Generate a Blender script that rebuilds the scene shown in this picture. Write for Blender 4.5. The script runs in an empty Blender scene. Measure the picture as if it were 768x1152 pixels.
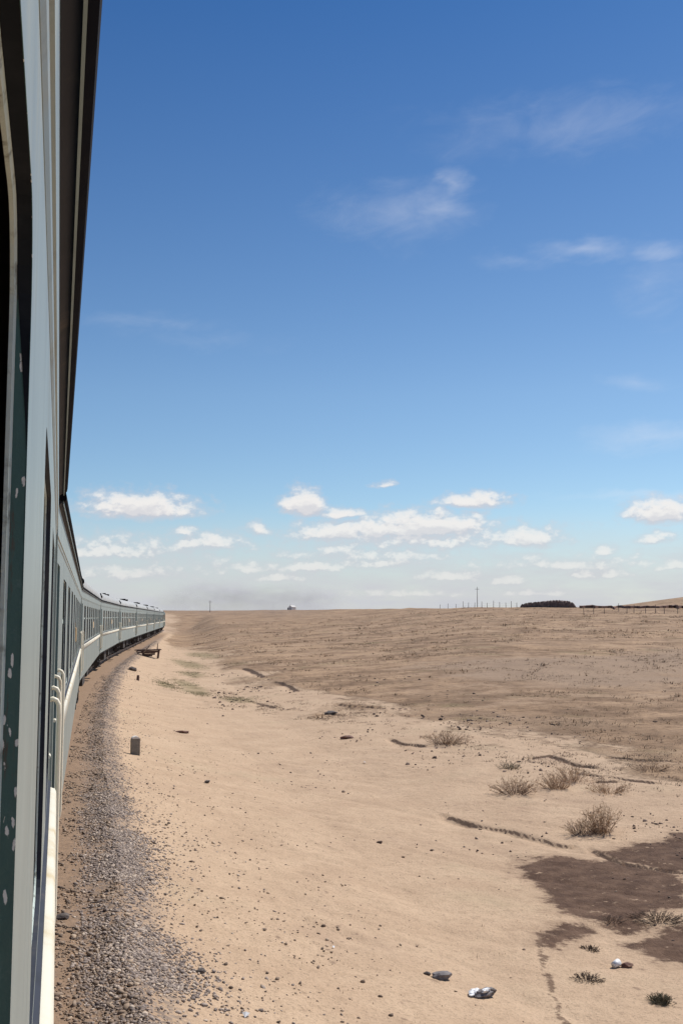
import bpy, math, random
import numpy as np
from mathutils import Vector, Matrix

rad = math.radians
random.seed(7)
rng = np.random.default_rng(11)
scene = bpy.context.scene
COL = scene.collection

# ------------------------------------------------------------------ camera
EYE = 2.85
cam_data = bpy.data.cameras.new('camera')
cam = bpy.data.objects.new('camera', cam_data)
COL.objects.link(cam)
cam_data.sensor_fit = 'VERTICAL'
cam_data.sensor_height = 36.0
cam_data.lens = 36.0 * 1180.0 / 1152.0
cam_data.clip_start = 0.02
cam_data.clip_end = 6000.0
cam.location = (0, 0, EYE)
cam.rotation_euler = (rad(90 + 5.71), 0, rad(-15.0))
scene.camera = cam

# ------------------------------------------------------------------ light
SUN_AZ, SUN_EL = 62.0, 52.0          # azimuth clockwise from +Y (the train's heading)
sun_data = bpy.data.lights.new('sun', 'SUN')
sun_data.energy = 4.2
sun_data.angle = rad(0.53)
sun_data.color = (1.0, 0.955, 0.89)
sun = bpy.data.objects.new('sun', sun_data)
COL.objects.link(sun)
sd = Vector((math.sin(rad(SUN_AZ)) * math.cos(rad(SUN_EL)), math.cos(rad(SUN_AZ)) * math.cos(rad(SUN_EL)), math.sin(rad(SUN_EL))))
sun.rotation_euler = sd.to_track_quat('Z', 'Y').to_euler()
sun.location = (30, 20, 40)

scene.render.engine = 'CYCLES'
scene.cycles.use_denoising = True
scene.cycles.max_bounces = 6
scene.cycles.volume_bounces = 1
vs = scene.view_settings
vs.view_transform = 'Standard'
vs.look = 'None'
vs.exposure = 0.2
vs.gamma = 1.0
vs.use_curve_mapping = False

# ------------------------------------------------------------------ world: Nishita sky with fair-weather clouds
world = bpy.data.worlds.new('World')
scene.world = world
world.use_nodes = True
WT = world.node_tree
WT.nodes.clear()


class NT:
    """Small helper to write node graphs as expressions."""
    def __init__(self, tree): self.t = tree
    def _in(self, sock, v):
        if isinstance(v, bpy.types.NodeSocket): self.t.links.new(v, sock)
        elif v is not None: sock.default_value = v
    def n(self, typ, **kw):
        nd = self.t.nodes.new(typ)
        for k, v in kw.items(): setattr(nd, k, v)
        return nd
    def m(self, op, a, b=None, c=None, clamp=False):
        nd = self.n('ShaderNodeMath', operation=op, use_clamp=clamp)
        self._in(nd.inputs[0], a); self._in(nd.inputs[1], b); self._in(nd.inputs[2], c)
        return nd.outputs[0]
    def v(self, op, a, b=None, c=None):
        nd = self.n('ShaderNodeVectorMath', operation=op)
        self._in(nd.inputs[0], a); self._in(nd.inputs[1], b); self._in(nd.inputs[2], c)
        return nd.outputs['Value'] if op in ('LENGTH', 'DOT_PRODUCT') else nd.outputs['Vector']
    def ramp(self, x, lo, hi, a=0.0, b=1.0, smooth=True):
        nd = self.n('ShaderNodeMapRange', interpolation_type='SMOOTHSTEP' if smooth else 'LINEAR')
        for i, q in enumerate((x, lo, hi, a, b)): self._in(nd.inputs[i], q)
        return nd.outputs[0]
    def noise(self, vec, scale, detail=4, rough=0.55, dist=0.0, col=False):
        nd = self.n('ShaderNodeTexNoise')
        self._in(nd.inputs['Vector'], vec)
        nd.inputs['Scale'].default_value = scale; nd.inputs['Detail'].default_value = detail
        nd.inputs['Roughness'].default_value = rough; nd.inputs['Distortion'].default_value = dist
        return nd.outputs['Color'] if col else nd.outputs['Fac']
    def voronoi(self, vec, scale, feature='F1', out='Distance', rnd=1.0):
        nd = self.n('ShaderNodeTexVoronoi', feature=feature)
        self._in(nd.inputs['Vector'], vec); nd.inputs['Scale'].default_value = scale
        nd.inputs['Randomness'].default_value = rnd
        return nd.outputs[out]
    def mix(self, f, a, b, blend='MIX'):
        nd = self.n('ShaderNodeMix', data_type='RGBA', blend_type=blend)
        self._in(nd.inputs[0], f)
        self._in(nd.inputs[6], a if isinstance(a, bpy.types.NodeSocket) else (*a, 1) if a is not None else None)
        self._in(nd.inputs[7], b if isinstance(b, bpy.types.NodeSocket) else (*b, 1))
        return nd.outputs[2]
    def xyz(self, x, y, z=0.0):
        nd = self.n('ShaderNodeCombineXYZ')
        for i, q in enumerate((x, y, z)): self._in(nd.inputs[i], q)
        return nd.outputs[0]


W = NT(WT)
gen = W.n('ShaderNodeTexCoord').outputs['Generated']
sep = W.n('ShaderNodeSeparateXYZ')
WT.links.new(gen, sep.inputs[0])
DEG = 180 / math.pi
az = W.m('MULTIPLY', W.m('ARCTAN2', sep.outputs[0], sep.outputs[1]), DEG)
el = W.m('MULTIPLY', W.m('ARCSINE', sep.outputs[2]), DEG)
azw = W.m('WRAP', W.m('SUBTRACT', az, 15.0), 20.0, -20.0)     # the cloud pattern repeats all round the horizon

# each cloud: azimuth from the view's middle, elevation, half width, half height (degrees), weight
CUMULUS = [
 (-10.9, 5.75, 3.1, 0.95, 1.0), (-11.9, 5.7, 1.6, .7, .9), (-2.1, 6.0, 1.25, 0.95, 1.0), (-0.2, 5.6, 1.4, .45, .8), (7.05, 6.15, 2.0, .55, .9),
 (4.2, 4.75, 4.2, 1.0, 1.0), (6.2, 4.85, 2.2, .7, .9), (-0.2, 4.45, 2.6, .8, .95), (2.0, 4.6, 3.0, .8, .9), (10.1, 4.05, 1.9, .75, .9), (17.0, 5.35, 1.8, .9, 1.0),
 (16.6, 4.05, 1.0, .5, .75), (-4.6, 4.65, .7, .55, .7), (-8.4, 4.5, .65, .45, .65), (-7.2, 3.9, 1.8, .65, .8), (-13.0, 3.4, 2.9, .6, .75),
 (13.9, 3.4, .8, .4, .6), (-1.4, 2.65, 1.9, .45, .7), (-3.4, 2.1, 1.4, .5, .7), (6.0, 2.15, 2.0, .5, .65), (9.2, 1.85, .9, .45, .65),
 (12.9, 2.2, .8, .4, .7), (14.4, 2.2, 1.1, .4, .7), (2.3, 7.2, .55, .25, .6), (-11.5, 2.2, 3.6, .6, .6), (2.0, 2.9, 3.0, .5, .6),
 (4.6, 4.1, 6.0, 1.1, .62), (1.5, 3.3, 5.5, .8, .5), (-12.5, 3.5, 5.5, .9, .55), (12.5, 2.7, 6.0, .6, .45), (-5.0, 2.6, 5.0, .6, .45), (17.5, 2.6, 1.3, .4, .6), (-17.0, 4.2, 2.2, .7, .8), (-16.0, 2.4, 2.4, .5, .6), (3.5, 1.2, 4.0, .35, .5), (10.5, 1.2, 3.0, .3, .45),
]
CIRRUS = [
 (5.4, 21.9, 2.2, 1.2, 1.0), (3.3, 21.6, 4.2, 1.4, .65), (6.3, 22.9, 1.0, 1.0, .9), (13.6, 19.2, 3.4, .6, 1.0), (17.0, 18.9, 2.0, .55, .8),
 (17.2, 17.2, 1.8, 1.6, .45), (16.8, 9.4, 3.6, .8, .9), (15.9, 12.2, 1.6, .5, .55), (16.0, 6.5, 4.6, .3, .8), (12.5, 25.5, 6.5, 1.3, .45),
 (-10.5, 15.7, 2.4, .35, .25), (-7.5, 14.9, 2.6, .3, .2), (9.5, 18.8, 1.5, .3, .35),
]


def cloud_group(name, items, flat):
    g = bpy.data.node_groups.new(name, 'ShaderNodeTree')
    g.interface.new_socket('P', in_out='INPUT', socket_type='NodeSocketVector')
    g.interface.new_socket('Field', in_out='OUTPUT', socket_type='NodeSocketFloat')
    G = NT(g)
    gi = G.n('NodeGroupInput'); go = G.n('NodeGroupOutput')
    acc = None
    for (cx, cy, w, h, a) in items:
        w, h = (w * 1.34, h * 1.36) if flat else (w, h)
        q = G.v('MULTIPLY_ADD', gi.outputs[0], (1 / w, 1 / h, 0), (-cx / w, -cy / h, 0))
        if flat: q = G.v('MAXIMUM', q, G.v('MULTIPLY', q, (1, -2.0, 0)))
        f = G.m('MULTIPLY_ADD', G.v('LENGTH', q), -a, a)
        acc = f if acc is None else G.m('MAXIMUM', acc, f)
    g.links.new(acc, go.inputs[0])
    return g


def field(group, vec):
    nd = W.n('ShaderNodeGroup'); nd.node_tree = group
    WT.links.new(vec, nd.inputs[0])
    return nd.outputs[0]


cg = cloud_group('cumulus_field', CUMULUS, True)
cc = cloud_group('cirrus_field', CIRRUS, False)


def cum_alpha(de):
    e2 = W.m('ADD', el, de)
    pn = W.xyz(az, W.m('MULTIPLY', e2, 1.5))
    wob = W.noise(pn, 0.55, 3, .5, col=True)
    wob = W.v('MULTIPLY', W.v('SUBTRACT', wob, (.5, .5, .5)), (1.5, .55, 0))
    f = field(cg, W.v('ADD', W.xyz(azw, e2), wob))
    nz = W.noise(pn, 1.15, 7, .58)
    return W.m('ADD', f, W.m('MULTIPLY', W.m('SUBTRACT', nz, .5), 1.3)), nz


fa, nz = cum_alpha(0.0)
fb, _ = cum_alpha(0.32)
alpha = W.ramp(fa, -0.12, 0.68)
alpha_up = W.ramp(fb, 0.05, 0.85)
toplit = W.m('SUBTRACT', W.ramp(fa, .05, .7), W.m('MULTIPLY', alpha_up, .75), clamp=True)
ccol = W.mix(W.ramp(toplit, 0.0, .6), (.54, .53, .57), (.80, .765, .735))
# clouds low over the horizon sink into the pale air
low = W.ramp(el, 0.4, 6.0)
alpha = W.m('MULTIPLY', alpha, W.m('MULTIPLY_ADD', low, .55, .36))
pcir = W.xyz(W.m('MULTIPLY', az, .45), W.m('ADD', el, W.m('MULTIPLY', az, -.12)))
cn = W.noise(pcir, .75, 8, .62, .6)
fc = field(cc, W.v('ADD', W.xyz(azw, el), W.v('MULTIPLY', W.v('SUBTRACT', W.noise(pcir, .5, 4, .6, col=True), (.5, .5, .5)), (4.5, 2.2, 0))))
calpha = W.m('MULTIPLY', W.ramp(W.m('ADD', fc, W.m('MULTIPLY', W.m('SUBTRACT', cn, .5), 1.1)), -0.3, 1.4), .30)
# thin veil of broken stratus in the lowest three degrees
veil = W.m('MULTIPLY', W.ramp(el, 6.5, 0.4), W.m('MULTIPLY_ADD', W.noise(W.xyz(W.m('MULTIPLY', az, .5), W.m('MULTIPLY', el, 2.0)), .5, 6, .6), .7, .28))

sky = W.n('ShaderNodeTexSky', sky_type='NISHITA', sun_disc=False)
sky.sun_elevation = rad(SUN_EL); sky.sun_rotation = rad(SUN_AZ)
sky.altitude = 1100; sky.air_density = 1.0; sky.dust_density = 0.6; sky.ozone_density = 1.6
hs = W.n('ShaderNodeHueSaturation')
hs.inputs['Saturation'].default_value = 1.12
WT.links.new(sky.outputs[0], hs.inputs['Color'])
bg = W.n('ShaderNodeBackground'); bg.inputs[1].default_value = 0.088
deep = W.ramp(el, 12.0, 33.0, smooth=False)      # clean dry air: the blue deepens with height
WT.links.new(W.mix(1.0, hs.outputs[0], W.mix(deep, (.97, 1.03, 1.05), (.37, .67, .93)), 'MULTIPLY'), bg.inputs[0])


def over(base, fac, col):
    b = W.n('ShaderNodeBackground'); b.inputs[1].default_value = 1.0
    W._in(b.inputs[0], col if isinstance(col, bpy.types.NodeSocket) else (*col, 1))
    mx = W.n('ShaderNodeMixShader')
    WT.links.new(fac, mx.inputs[0]); WT.links.new(base, mx.inputs[1]); WT.links.new(b.outputs[0], mx.inputs[2])
    return mx.outputs[0]


sh = over(bg.outputs[0], calpha, (.72, .74, .80))
sh = over(sh, W.m('MULTIPLY', veil, 1.4, clamp=True), (.520, .530, .570))
sh = over(sh, alpha, ccol)
wo = W.n('ShaderNodeOutputWorld')
WT.links.new(sh, wo.inputs[0])
world.cycles.sampling_method = 'MANUAL'
world.cycles.sample_map_resolution = 512


# ------------------------------------------------------------------ naming helpers
def tag(o, label=None, cat=None, group=None, kind=None):
    if label: o['label'] = label
    if cat: o['category'] = cat
    if group: o['group'] = group
    if kind: o['kind'] = kind
    return o


def empty(name, loc=(0, 0, 0), rz=0.0, parent=None):
    o = bpy.data.objects.new(name, None)
    o.empty_display_size = .2
    COL.objects.link(o)
    o.location = loc; o.rotation_euler = (0, 0, rz)
    o.parent = parent
    return o


def link(name, me, mat, parent=None, loc=None, rz=None):
    o = bpy.data.objects.new(name, me)
    if mat is not None and not me.materials: me.materials.append(mat)
    COL.objects.link(o)
    o.parent = parent
    if loc is not None: o.location = loc
    if rz is not None: o.rotation_euler = (0, 0, rz)
    return o


def copy_tree(o, parent=None):
    c = o.copy(); COL.objects.link(c); c.parent = parent
    for ch in list(o.children): copy_tree(ch, c)
    return c


class MB:
    """Collects shapes and links them as one mesh."""
    def __init__(self): self.v = []; self.f = []
    def add(self, vs_, fs):
        k = len(self.v); self.v += [tuple(p) for p in vs_]; self.f += [tuple(i + k for i in f) for f in fs]
    def box(self, x0, x1, y0, y1, z0, z1):
        self.add([(x0, y0, z0), (x1, y0, z0), (x1, y1, z0), (x0, y1, z0), (x0, y0, z1), (x1, y0, z1), (x1, y1, z1), (x0, y1, z1)],
                 [(0, 3, 2, 1), (4, 5, 6, 7), (0, 1, 5, 4), (1, 2, 6, 5), (2, 3, 7, 6), (3, 0, 4, 7)])
    def obox(self, c, size, rot):
        m = rot.to_matrix() if hasattr(rot, 'to_matrix') else rot
        sx, sy, sz = [q / 2 for q in size]
        P = [Vector(c) + m @ Vector((a * sx, b * sy, d * sz)) for d in (-1, 1) for a, b in ((-1, -1), (1, -1), (1, 1), (-1, 1))]
        self.add(P, [(0, 3, 2, 1), (4, 5, 6, 7), (0, 1, 5, 4), (1, 2, 6, 5), (2, 3, 7, 6), (3, 0, 4, 7)])
    def extrude_y(self, prof, y0, y1, closed=True, caps=True):
        n = len(prof)
        self.add([(x, y0, z) for x, z in prof] + [(x, y1, z) for x, z in prof],
                 [(i, i + n, (i + 1) % n + n, (i + 1) % n) for i in range(n if closed else n - 1)] + ([tuple(range(n)), tuple(range(2 * n - 1, n - 1, -1))] if caps and closed else []))
    def tube(self, pts, r, n=8, r1=None):
        pts = [Vector(p) for p in pts]; rings = []
        for i, p in enumerate(pts):
            d = (pts[min(i + 1, len(pts) - 1)] - pts[max(i - 1, 0)]).normalized()
            a = d.orthogonal().normalized() if i == 0 else (rings[-1][1] - d * rings[-1][1].dot(d)).normalized()
            rr = r if r1 is None else r + (r1 - r) * i / (len(pts) - 1)
            rings.append(([p + (a * math.cos(2 * math.pi * k / n) + d.cross(a) * math.sin(2 * math.pi * k / n)) * rr for k in range(n)], a))
        V = [q for ring, _ in rings for q in ring]
        F = [(i * n + k, i * n + (k + 1) % n, (i + 1) * n + (k + 1) % n, (i + 1) * n + k) for i in range(len(pts) - 1) for k in range(n)]
        F += [tuple(range(n - 1, -1, -1)), tuple((len(pts) - 1) * n + k for k in range(n))]
        self.add(V, F)
    def disc_x(self, cx, cy, cz, r, w, n=20):
        """A wheel-like cylinder whose axle lies along x."""
        V = [(cx + s * w / 2, cy + r * math.cos(2 * math.pi * k / n), cz + r * math.sin(2 * math.pi * k / n)) for s in (-1, 1) for k in range(n)]
        self.add(V, [(k, (k + 1) % n, n + (k + 1) % n, n + k) for k in range(n)] + [tuple(range(n)), tuple(range(2 * n - 1, n - 1, -1))])
    def mesh(self, name, smooth=False):
        me = bpy.data.meshes.new(name)
        me.from_pydata(self.v, [], self.f)
        if smooth:
            me.polygons.foreach_set('use_smooth', [True] * len(me.polygons))
        me.update()
        return me
    def build(self, name, mat, parent=None, smooth=False, loc=None, rz=None):
        return link(name, self.mesh(name, smooth), mat, parent, loc, rz)


def np_mesh(name, V, T, smooth=False, attrs=None):
    me = bpy.data.meshes.new(name)
    k = T.shape[1]
    me.vertices.add(len(V)); me.vertices.foreach_set('co', V.astype(np.float32).ravel())
    me.loops.add(T.size); me.loops.foreach_set('vertex_index', T.astype(np.int32).ravel())
    me.polygons.add(len(T)); me.polygons.foreach_set('loop_start', np.arange(0, T.size, k, dtype=np.int32))
    if smooth: me.polygons.foreach_set('use_smooth', np.ones(len(T), bool))
    for nm, arr in (attrs or {}).items():
        a = me.attributes.new(nm, 'FLOAT', 'POINT'); a.data.foreach_set('value', arr.astype(np.float32).ravel())
    me.update(calc_edges=True); me.validate()
    return me


# ------------------------------------------------------------------ materials
def new_mat(name):
    m = bpy.data.materials.new(name); m.use_nodes = True
    m.node_tree.nodes.clear()
    N = NT(m.node_tree)
    out = N.n('ShaderNodeOutputMaterial'); b = N.n('ShaderNodeBsdfPrincipled')
    m.node_tree.links.new(b.outputs[0], out.inputs[0])
    return m, N, b


def set_bump(N, b, h, strength=.3, dist=.01):
    bp = N.n('ShaderNodeBump'); bp.inputs['Strength'].default_value = strength; bp.inputs['Distance'].default_value = dist
    N._in(bp.inputs['Height'], h)
    N.t.links.new(bp.outputs[0], b.inputs['Normal'])


def simple(name, col, col2=None, scale=3.0, rough=.6, metal=0.0, bump=.0, bscale=20, detail=6, thr=(.35, .7), bdist=.01):
    m, N, b = new_mat(name)
    co = N.n('ShaderNodeTexCoord').outputs['Object']
    if col2 is not None:
        f = N.ramp(N.noise(co, scale, detail, .6), thr[0], thr[1])
        N._in(b.inputs['Base Color'], N.mix(f, col, col2))
    else:
        b.inputs['Base Color'].default_value = (*col, 1)
    b.inputs['Roughness'].default_value = rough; b.inputs['Metallic'].default_value = metal
    if bump: set_bump(N, b, N.noise(co, bscale, 5, .6), bump, bdist)
    return m


def train_paint(name, base, dark, spec_r=.42):
    """Faded coach enamel with streaks of dust running down it."""
    m, N, b = new_mat(name)
    co = N.n('ShaderNodeTexCoord').outputs['Object']
    streak = N.noise(N.v('MULTIPLY', co, (1, 9, .8)), 1.0, 6, .65)
    blot = N.noise(co, 1.6, 5, .6)
    vary = N.m('MULTIPLY_ADD', N.n('ShaderNodeObjectInfo').outputs['Random'], .22, .89)
    c = N.mix(N.ramp(blot, .35, .75), base, tuple(.84 * q for q in base))
    c = N.mix(1.0, c, N.xyz(vary, vary, vary), 'MULTIPLY')
    c = N.mix(N.m('MULTIPLY', N.ramp(streak, .48, .75), .7), c, dark)
    rust = N.m('MULTIPLY', N.ramp(N.noise(N.v('MULTIPLY', co, (1, 14, 1.6)), 1.7, 7, .7), .66, .76), .5)
    c = N.mix(rust, c, (.16, .085, .05))
    dust = N.ramp(N.noise(N.v('MULTIPLY', co, (1, 1, .5)), 3.1, 7, .7), .5, .85)
    c = N.mix(N.m('MULTIPLY', dust, .28), c, (.43, .36, .28))
    N._in(b.inputs['Base Color'], c)
    N._in(b.inputs['Roughness'], N.m('MULTIPLY_ADD', dust, .3, spec_r))
    b.inputs['Specular IOR Level'].default_value = .22
    set_bump(N, b, N.m('ADD', N.noise(co, 1.3, 2, .5), N.m('MULTIPLY', N.noise(co, 60, 3, .6), .03)), .12, .03)
    return m


M = {}
M['wall'] = train_paint('faded_grey_green_enamel', (.272, .318, .300), (.18, .21, .20))
M['soffit'] = train_paint('dark_grey_shaded_trim', (.032, .037, .052), (.022, .025, .034), .7)  # shade under the eave put into the colour; ledge and reveals reuse it
M['roof'] = train_paint('roof_grey_paint', (.42, .42, .40), (.25, .235, .215), .6)
M['trim'] = train_paint('dark_teal_trim', (.12, .18, .185), (.06, .08, .08))
M['cream'] = simple('cream_stripe_paint', (.70, .66, .54), (.55, .44, .25), 2.4, .6, bump=.2, bscale=40, thr=(.48, .72))
M['rail_cream'] = simple('cream_handrail_paint', (.88, .80, .62), (.62, .48, .31), 6, .45, thr=(.5, .8))
M['black'] = simple('tarred_gutter', (.004, .0035, .006), (.009, .008, .009), 6, .9)
M['black'].node_tree.nodes['Principled BSDF'].inputs['Specular IOR Level'].default_value = .08
M['under'] = simple('underframe_grime', (.030, .026, .024), (.075, .058, .045), 5, .8, bump=.3)
M['rubber'] = simple('bellows_rubber', (.02, .02, .022), (.05, .045, .04), 4, .8)
M['headshade'] = simple('window_head_shade', (.010, .013, .018), (.022, .026, .032), 14, .8)  # near-black colour carries the shade at the window head
M['headshade'].node_tree.nodes['Principled BSDF'].inputs['Specular IOR Level'].default_value = .15
M['inside'] = simple('coach_interior_panel', (.040, .025, .020), (.025, .016, .013), 5, .6)
M['steel'] = simple('rail_steel', (.16, .11, .08), (.25, .2, .17), 8, .5, .6)
M['board'] = simple('destination_board_paint', (.72, .53, .30), (.62, .44, .26), 8, .5)
M['loco'] = train_paint('locomotive_green', (.10, .13, .11), (.05, .05, .045))

# glass of the coach windows
m, N, b = new_mat('dusty_glass')
co = N.n('ShaderNodeTexCoord').outputs['Object']
N._in(b.inputs['Base Color'], N.mix(N.ramp(N.noise(co, 2.5, 5, .6), .4, .8), (.025, .03, .032), (.10, .095, .085)))
b.inputs['Roughness'].default_value = .12; b.inputs['IOR'].default_value = 1.5
M['glass'] = m

# glass with a drawn curtain close behind it
m, N, b = new_mat('curtained_glass')
co = N.n('ShaderNodeTexCoord').outputs['Object']
fold = N.noise(N.v('MULTIPLY', co, (0, 22, .6)), 1.0, 3, .5)
N._in(b.inputs['Base Color'], N.mix(N.ramp(fold, .35, .65), (.10, .095, .085), (.24, .22, .19)))
b.inputs['Roughness'].default_value = .18
M['curtain'] = m

# window reveal: dark green gloss paint, chipped to white filler in spots
m, N, b = new_mat('chipped_green_reveal')
co = N.n('ShaderNodeTexCoord').outputs['Object']
stretch = N.v('MULTIPLY', co, (170, 90, 50))
d = N.voronoi(N.v('ADD', stretch, N.v('MULTIPLY', N.noise(stretch, .9, 2, .5, col=True), (.7, .7, .7))), 1.0)
pick = N.voronoi(stretch, .45, out='Color')
ps = N.n('ShaderNodeSeparateColor'); N.t.links.new(pick, ps.inputs[0])
rag = N.noise(co, 260, 5, .7)
d = N.m('ADD', d, N.m('MULTIPLY', N.m('SUBTRACT', rag, .5), .35))
chip = N.m('MULTIPLY', N.ramp(d, .30, .25), N.ramp(ps.outputs[0], .40, .42))
scuff = N.ramp(N.noise(co, 35, 6, .7), .58, .75)
c = N.mix(N.m('MULTIPLY', scuff, .35), (.072, .155, .140), (.22, .31, .29))
c = N.mix(N.ramp(N.noise(N.v('MULTIPLY', co, (60, 60, 9)), 1.0, 6, .7), .60, .70), c, (.12, .085, .06))
c = N.mix(chip, c, (.93, .92, .86))
N._in(b.inputs['Base Color'], c)
N._in(b.inputs['Roughness'], N.m('MULTIPLY_ADD', chip, .4, .38))
set_bump(N, b, N.m('ADD', chip, N.noise(co, 90, 4, .6)), .25, .002)
M['reveal'] = m
M['sash'] = simple('worn_sash_edge', (.55, .63, .57), (.19, .20, .16), 30, .6, bump=.5, bscale=120, thr=(.52, .68), bdist=.003)
M['concrete'] = simple('weathered_concrete', (.19, .175, .15), (.29, .26, .22), 9, .9, bump=.5, bscale=60)
M['whitewash'] = simple('whitewash', (.86, .84, .80), (.6, .55, .48), 12, .9)
M['wood'] = simple('tarred_timber', (.075, .040, .032), (.14, .085, .065), 9, .8, bump=.5, bscale=50)
M['palewood'] = simple('bleached_timber', (.34, .27, .2), (.2, .15, .11), 14, .8, bump=.4, bscale=50)
M['post'] = simple('grey_fence_timber', (.13, .10, .085), (.21, .17, .14), 5, .9)
M['brush'] = simple('brushwood_dark', (.14, .10, .085), (.23, .17, .14), 2.5, .95, bump=.5, bscale=9, bdist=.1)
M['drybush'] = simple('dry_twigs', (.40, .265, .165), (.28, .185, .115), 8, .9)
M['drytip'] = simple('dry_twig_tips', (.50, .35, .215), (.38, .255, .155), 8, .9)
M['darkbush'] = simple('dead_dark_twigs', (.16, .105, .075), (.26, .18, .12), 9, .9)
M['scrubdark'] = simple('dead_black_scrub', (.07, .046, .034), (.13, .09, .062), 9, .95)
M['greenbush'] = simple('grey_green_scrub', (.085, .082, .048), (.15, .125, .075), 9, .9)
M['plastic'] = simple('white_scrap', (.80, .80, .80), (.62, .61, .6), 20, .5)
M['rock'] = simple('slate_rock', (.15, .135, .14), (.25, .22, .205), 12, .9, bump=.6, bscale=50)
M['rockdark'] = simple('dark_rock', (.08, .065, .06), (.15, .12, .10), 14, .9, bump=.6, bscale=50)
M['redbrown'] = simple('red_brown_scrap', (.12, .05, .035), (.22, .12, .08), 12, .8)


def attr_mix(name, c0, c1, c2, rough=.9):
    """Colour from a per-piece number stored on the mesh."""
    m, N, b = new_mat(name)
    a = N.n('ShaderNodeAttribute', attribute_name='shade').outputs['Fac']
    c = N.mix(N.ramp(a, .0, .55), c0, c1); c = N.mix(N.ramp(a, .6, 1.0), c, c2)
    N._in(b.inputs['Base Color'], c); b.inputs['Roughness'].default_value = rough
    return m


M['gravel'] = attr_mix('ballast_stone', (.175, .135, .115), (.36, .285, .235), (.54, .43, .33))
M['pebble'] = attr_mix('sand_slope_stone', (.15, .105, .075), (.30, .215, .15), (.46, .34, .235))
M['clod'] = attr_mix('dark_earth_clod', (.075, .05, .04), (.15, .10, .075), (.27, .19, .135))
M['scrubmass'] = attr_mix('dark_bank_scrub', (.12, .078, .052), (.21, .142, .092), (.31, .215, .14))
M['tuft'] = attr_mix('dry_steppe_grass', (.105, .066, .04), (.22, .145, .083), (.36, .25, .145))
M['greentuft'] = attr_mix('sparse_green_grass', (.13, .13, .055), (.19, .17, .085), (.28, .22, .13))

# ------------------------------------------------------------------ terrain shape
R_CURVE = 690.0


def curve(Y):
    Y = np.asarray(Y, float); c = np.clip(Y - 1.5, 0, 84)
    return c * c / (2 * R_CURVE) + np.maximum(Y - 85.5, 0) * (84 / R_CURVE)


def sstep(a, b, x):
    t = np.clip((x - a) / (b - a), 0, 1)
    return t * t * (3 - 2 * t)


def vnoise(x, y, seed=0):
    xi = np.floor(x).astype(np.int64); yi = np.floor(y).astype(np.int64)
    fx = x - xi; fy = y - yi
    fx = fx * fx * (3 - 2 * fx); fy = fy * fy * (3 - 2 * fy)
    def h(i, j):
        n = (i * 374761393 + j * 668265263 + seed * 1442695041) & 0xffffffff
        n = ((n ^ (n >> 13)) * 1274126177) & 0xffffffff
        return ((n ^ (n >> 16)) & 0xffff) / 65535.0
    a = h(xi, yi); b_ = h(xi + 1, yi); c = h(xi, yi + 1); d_ = h(xi + 1, yi + 1)
    return (a + (b_ - a) * fx) * (1 - fy) + (c + (d_ - c) * fx) * fy


def fbm(x, y, oct_=4, seed=0, gain=.5):
    s = 0; amp = 1; tot = 0
    for o in range(oct_):
        s = s + amp * vnoise(x * 2 ** o + 17.3 * o, y * 2 ** o - 9.1 * o, seed + o); tot += amp; amp *= gain
    return s / tot - .5


PT = [-400, -9, -3.4, -2.5, 0, 1.5, 1.9, 2.25, 2.8, 4.5, 6.5, 9, 13, 400]
PZ = [-1.3, -1.25, -.8, -.32, -.22, -.33, -.36, -.31, -.5, -.9, -1.25, -1.42, -1.35, -1.35]
# low eroded banks: line on the ground, depth of the cut
BANKS = [
 ([(8.1, 21.43), (8.26, 20.57), (8.56, 19.89), (8.87, 19.33), (9.07, 18.76), (9.15, 18.11)], .11, .30),
 ([(9.44, 17.62), (9.57, 17.15), (9.64, 16.53), (9.75, 16.29), (10.2, 15.7)], .10, .16),
 ([(13.46, 78.13), (13.41, 74.13), (12.89, 67.07)], .24, .5),
 ([(12.63, 61.83), (12.64, 59.33), (12.43, 55.17)], .18, .45),
 ([(13.08, 27.81), (13.74, 28.14), (13.67, 26.8), (13.88, 25.79)], .16, .2),
 ([(13.11, 25.13), (13.35, 24.63)], .14, .18), ([(12.97, 23.93), (13.38, 23.8)], .14, .18), ([(13.6, 24.28), (14.08, 23.2)], .10, .16),
 ([(10.73, 33.47), (10.78, 32.43), (11.11, 31.41)], .14, .25), ([(11.0, 42.9), (11.2, 41.9)], .16, .2), ([(9.2, 50.2), (9.7, 47.6)], .14, .25),
 ([(15.2, 27.2), (16.2, 26.0), (17.2, 25.5)], .12, .2), ([(12.2, 46.0), (13.4, 43.2), (14.2, 42.0)], .16, .3),
]


def seg_dist(X, Y, pts, closed=False):
    """Distance to a polyline, and the side of it (positive on the right of travel)."""
    best = np.full(X.shape, 1e9); side = np.zeros(X.shape)
    P = list(pts) + ([pts[0]] if closed else [])
    for (ax, ay), (bx, by) in zip(P[:-1], P[1:]):
        dx, dy = bx - ax, by - ay
        t = np.clip(((X - ax) * dx + (Y - ay) * dy) / (dx * dx + dy * dy), 0, 1)
        ex, ey = X - ax - t * dx, Y - ay - t * dy
        d = np.hypot(ex, ey); s = ex * dy - ey * dx
        m_ = d < best
        best = np.where(m_, d, best); side = np.where(m_, s, side)
    return best, side


def poly_sd(X, Y, pts):
    d, _ = seg_dist(X, Y, pts, True)
    ins = np.zeros(X.shape, bool)
    n = len(pts)
    for i in range(n):
        (ax, ay), (bx, by) = pts[i], pts[(i + 1) % n]
        if ay == by: continue
        ins ^= ((ay > Y) != (by > Y)) & (X < (bx - ax) * (Y - ay) / (by - ay) + ax)
    return np.where(ins, d, -d)


def lateral(X, Y): return X + 1.58 - curve(Y)


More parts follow.
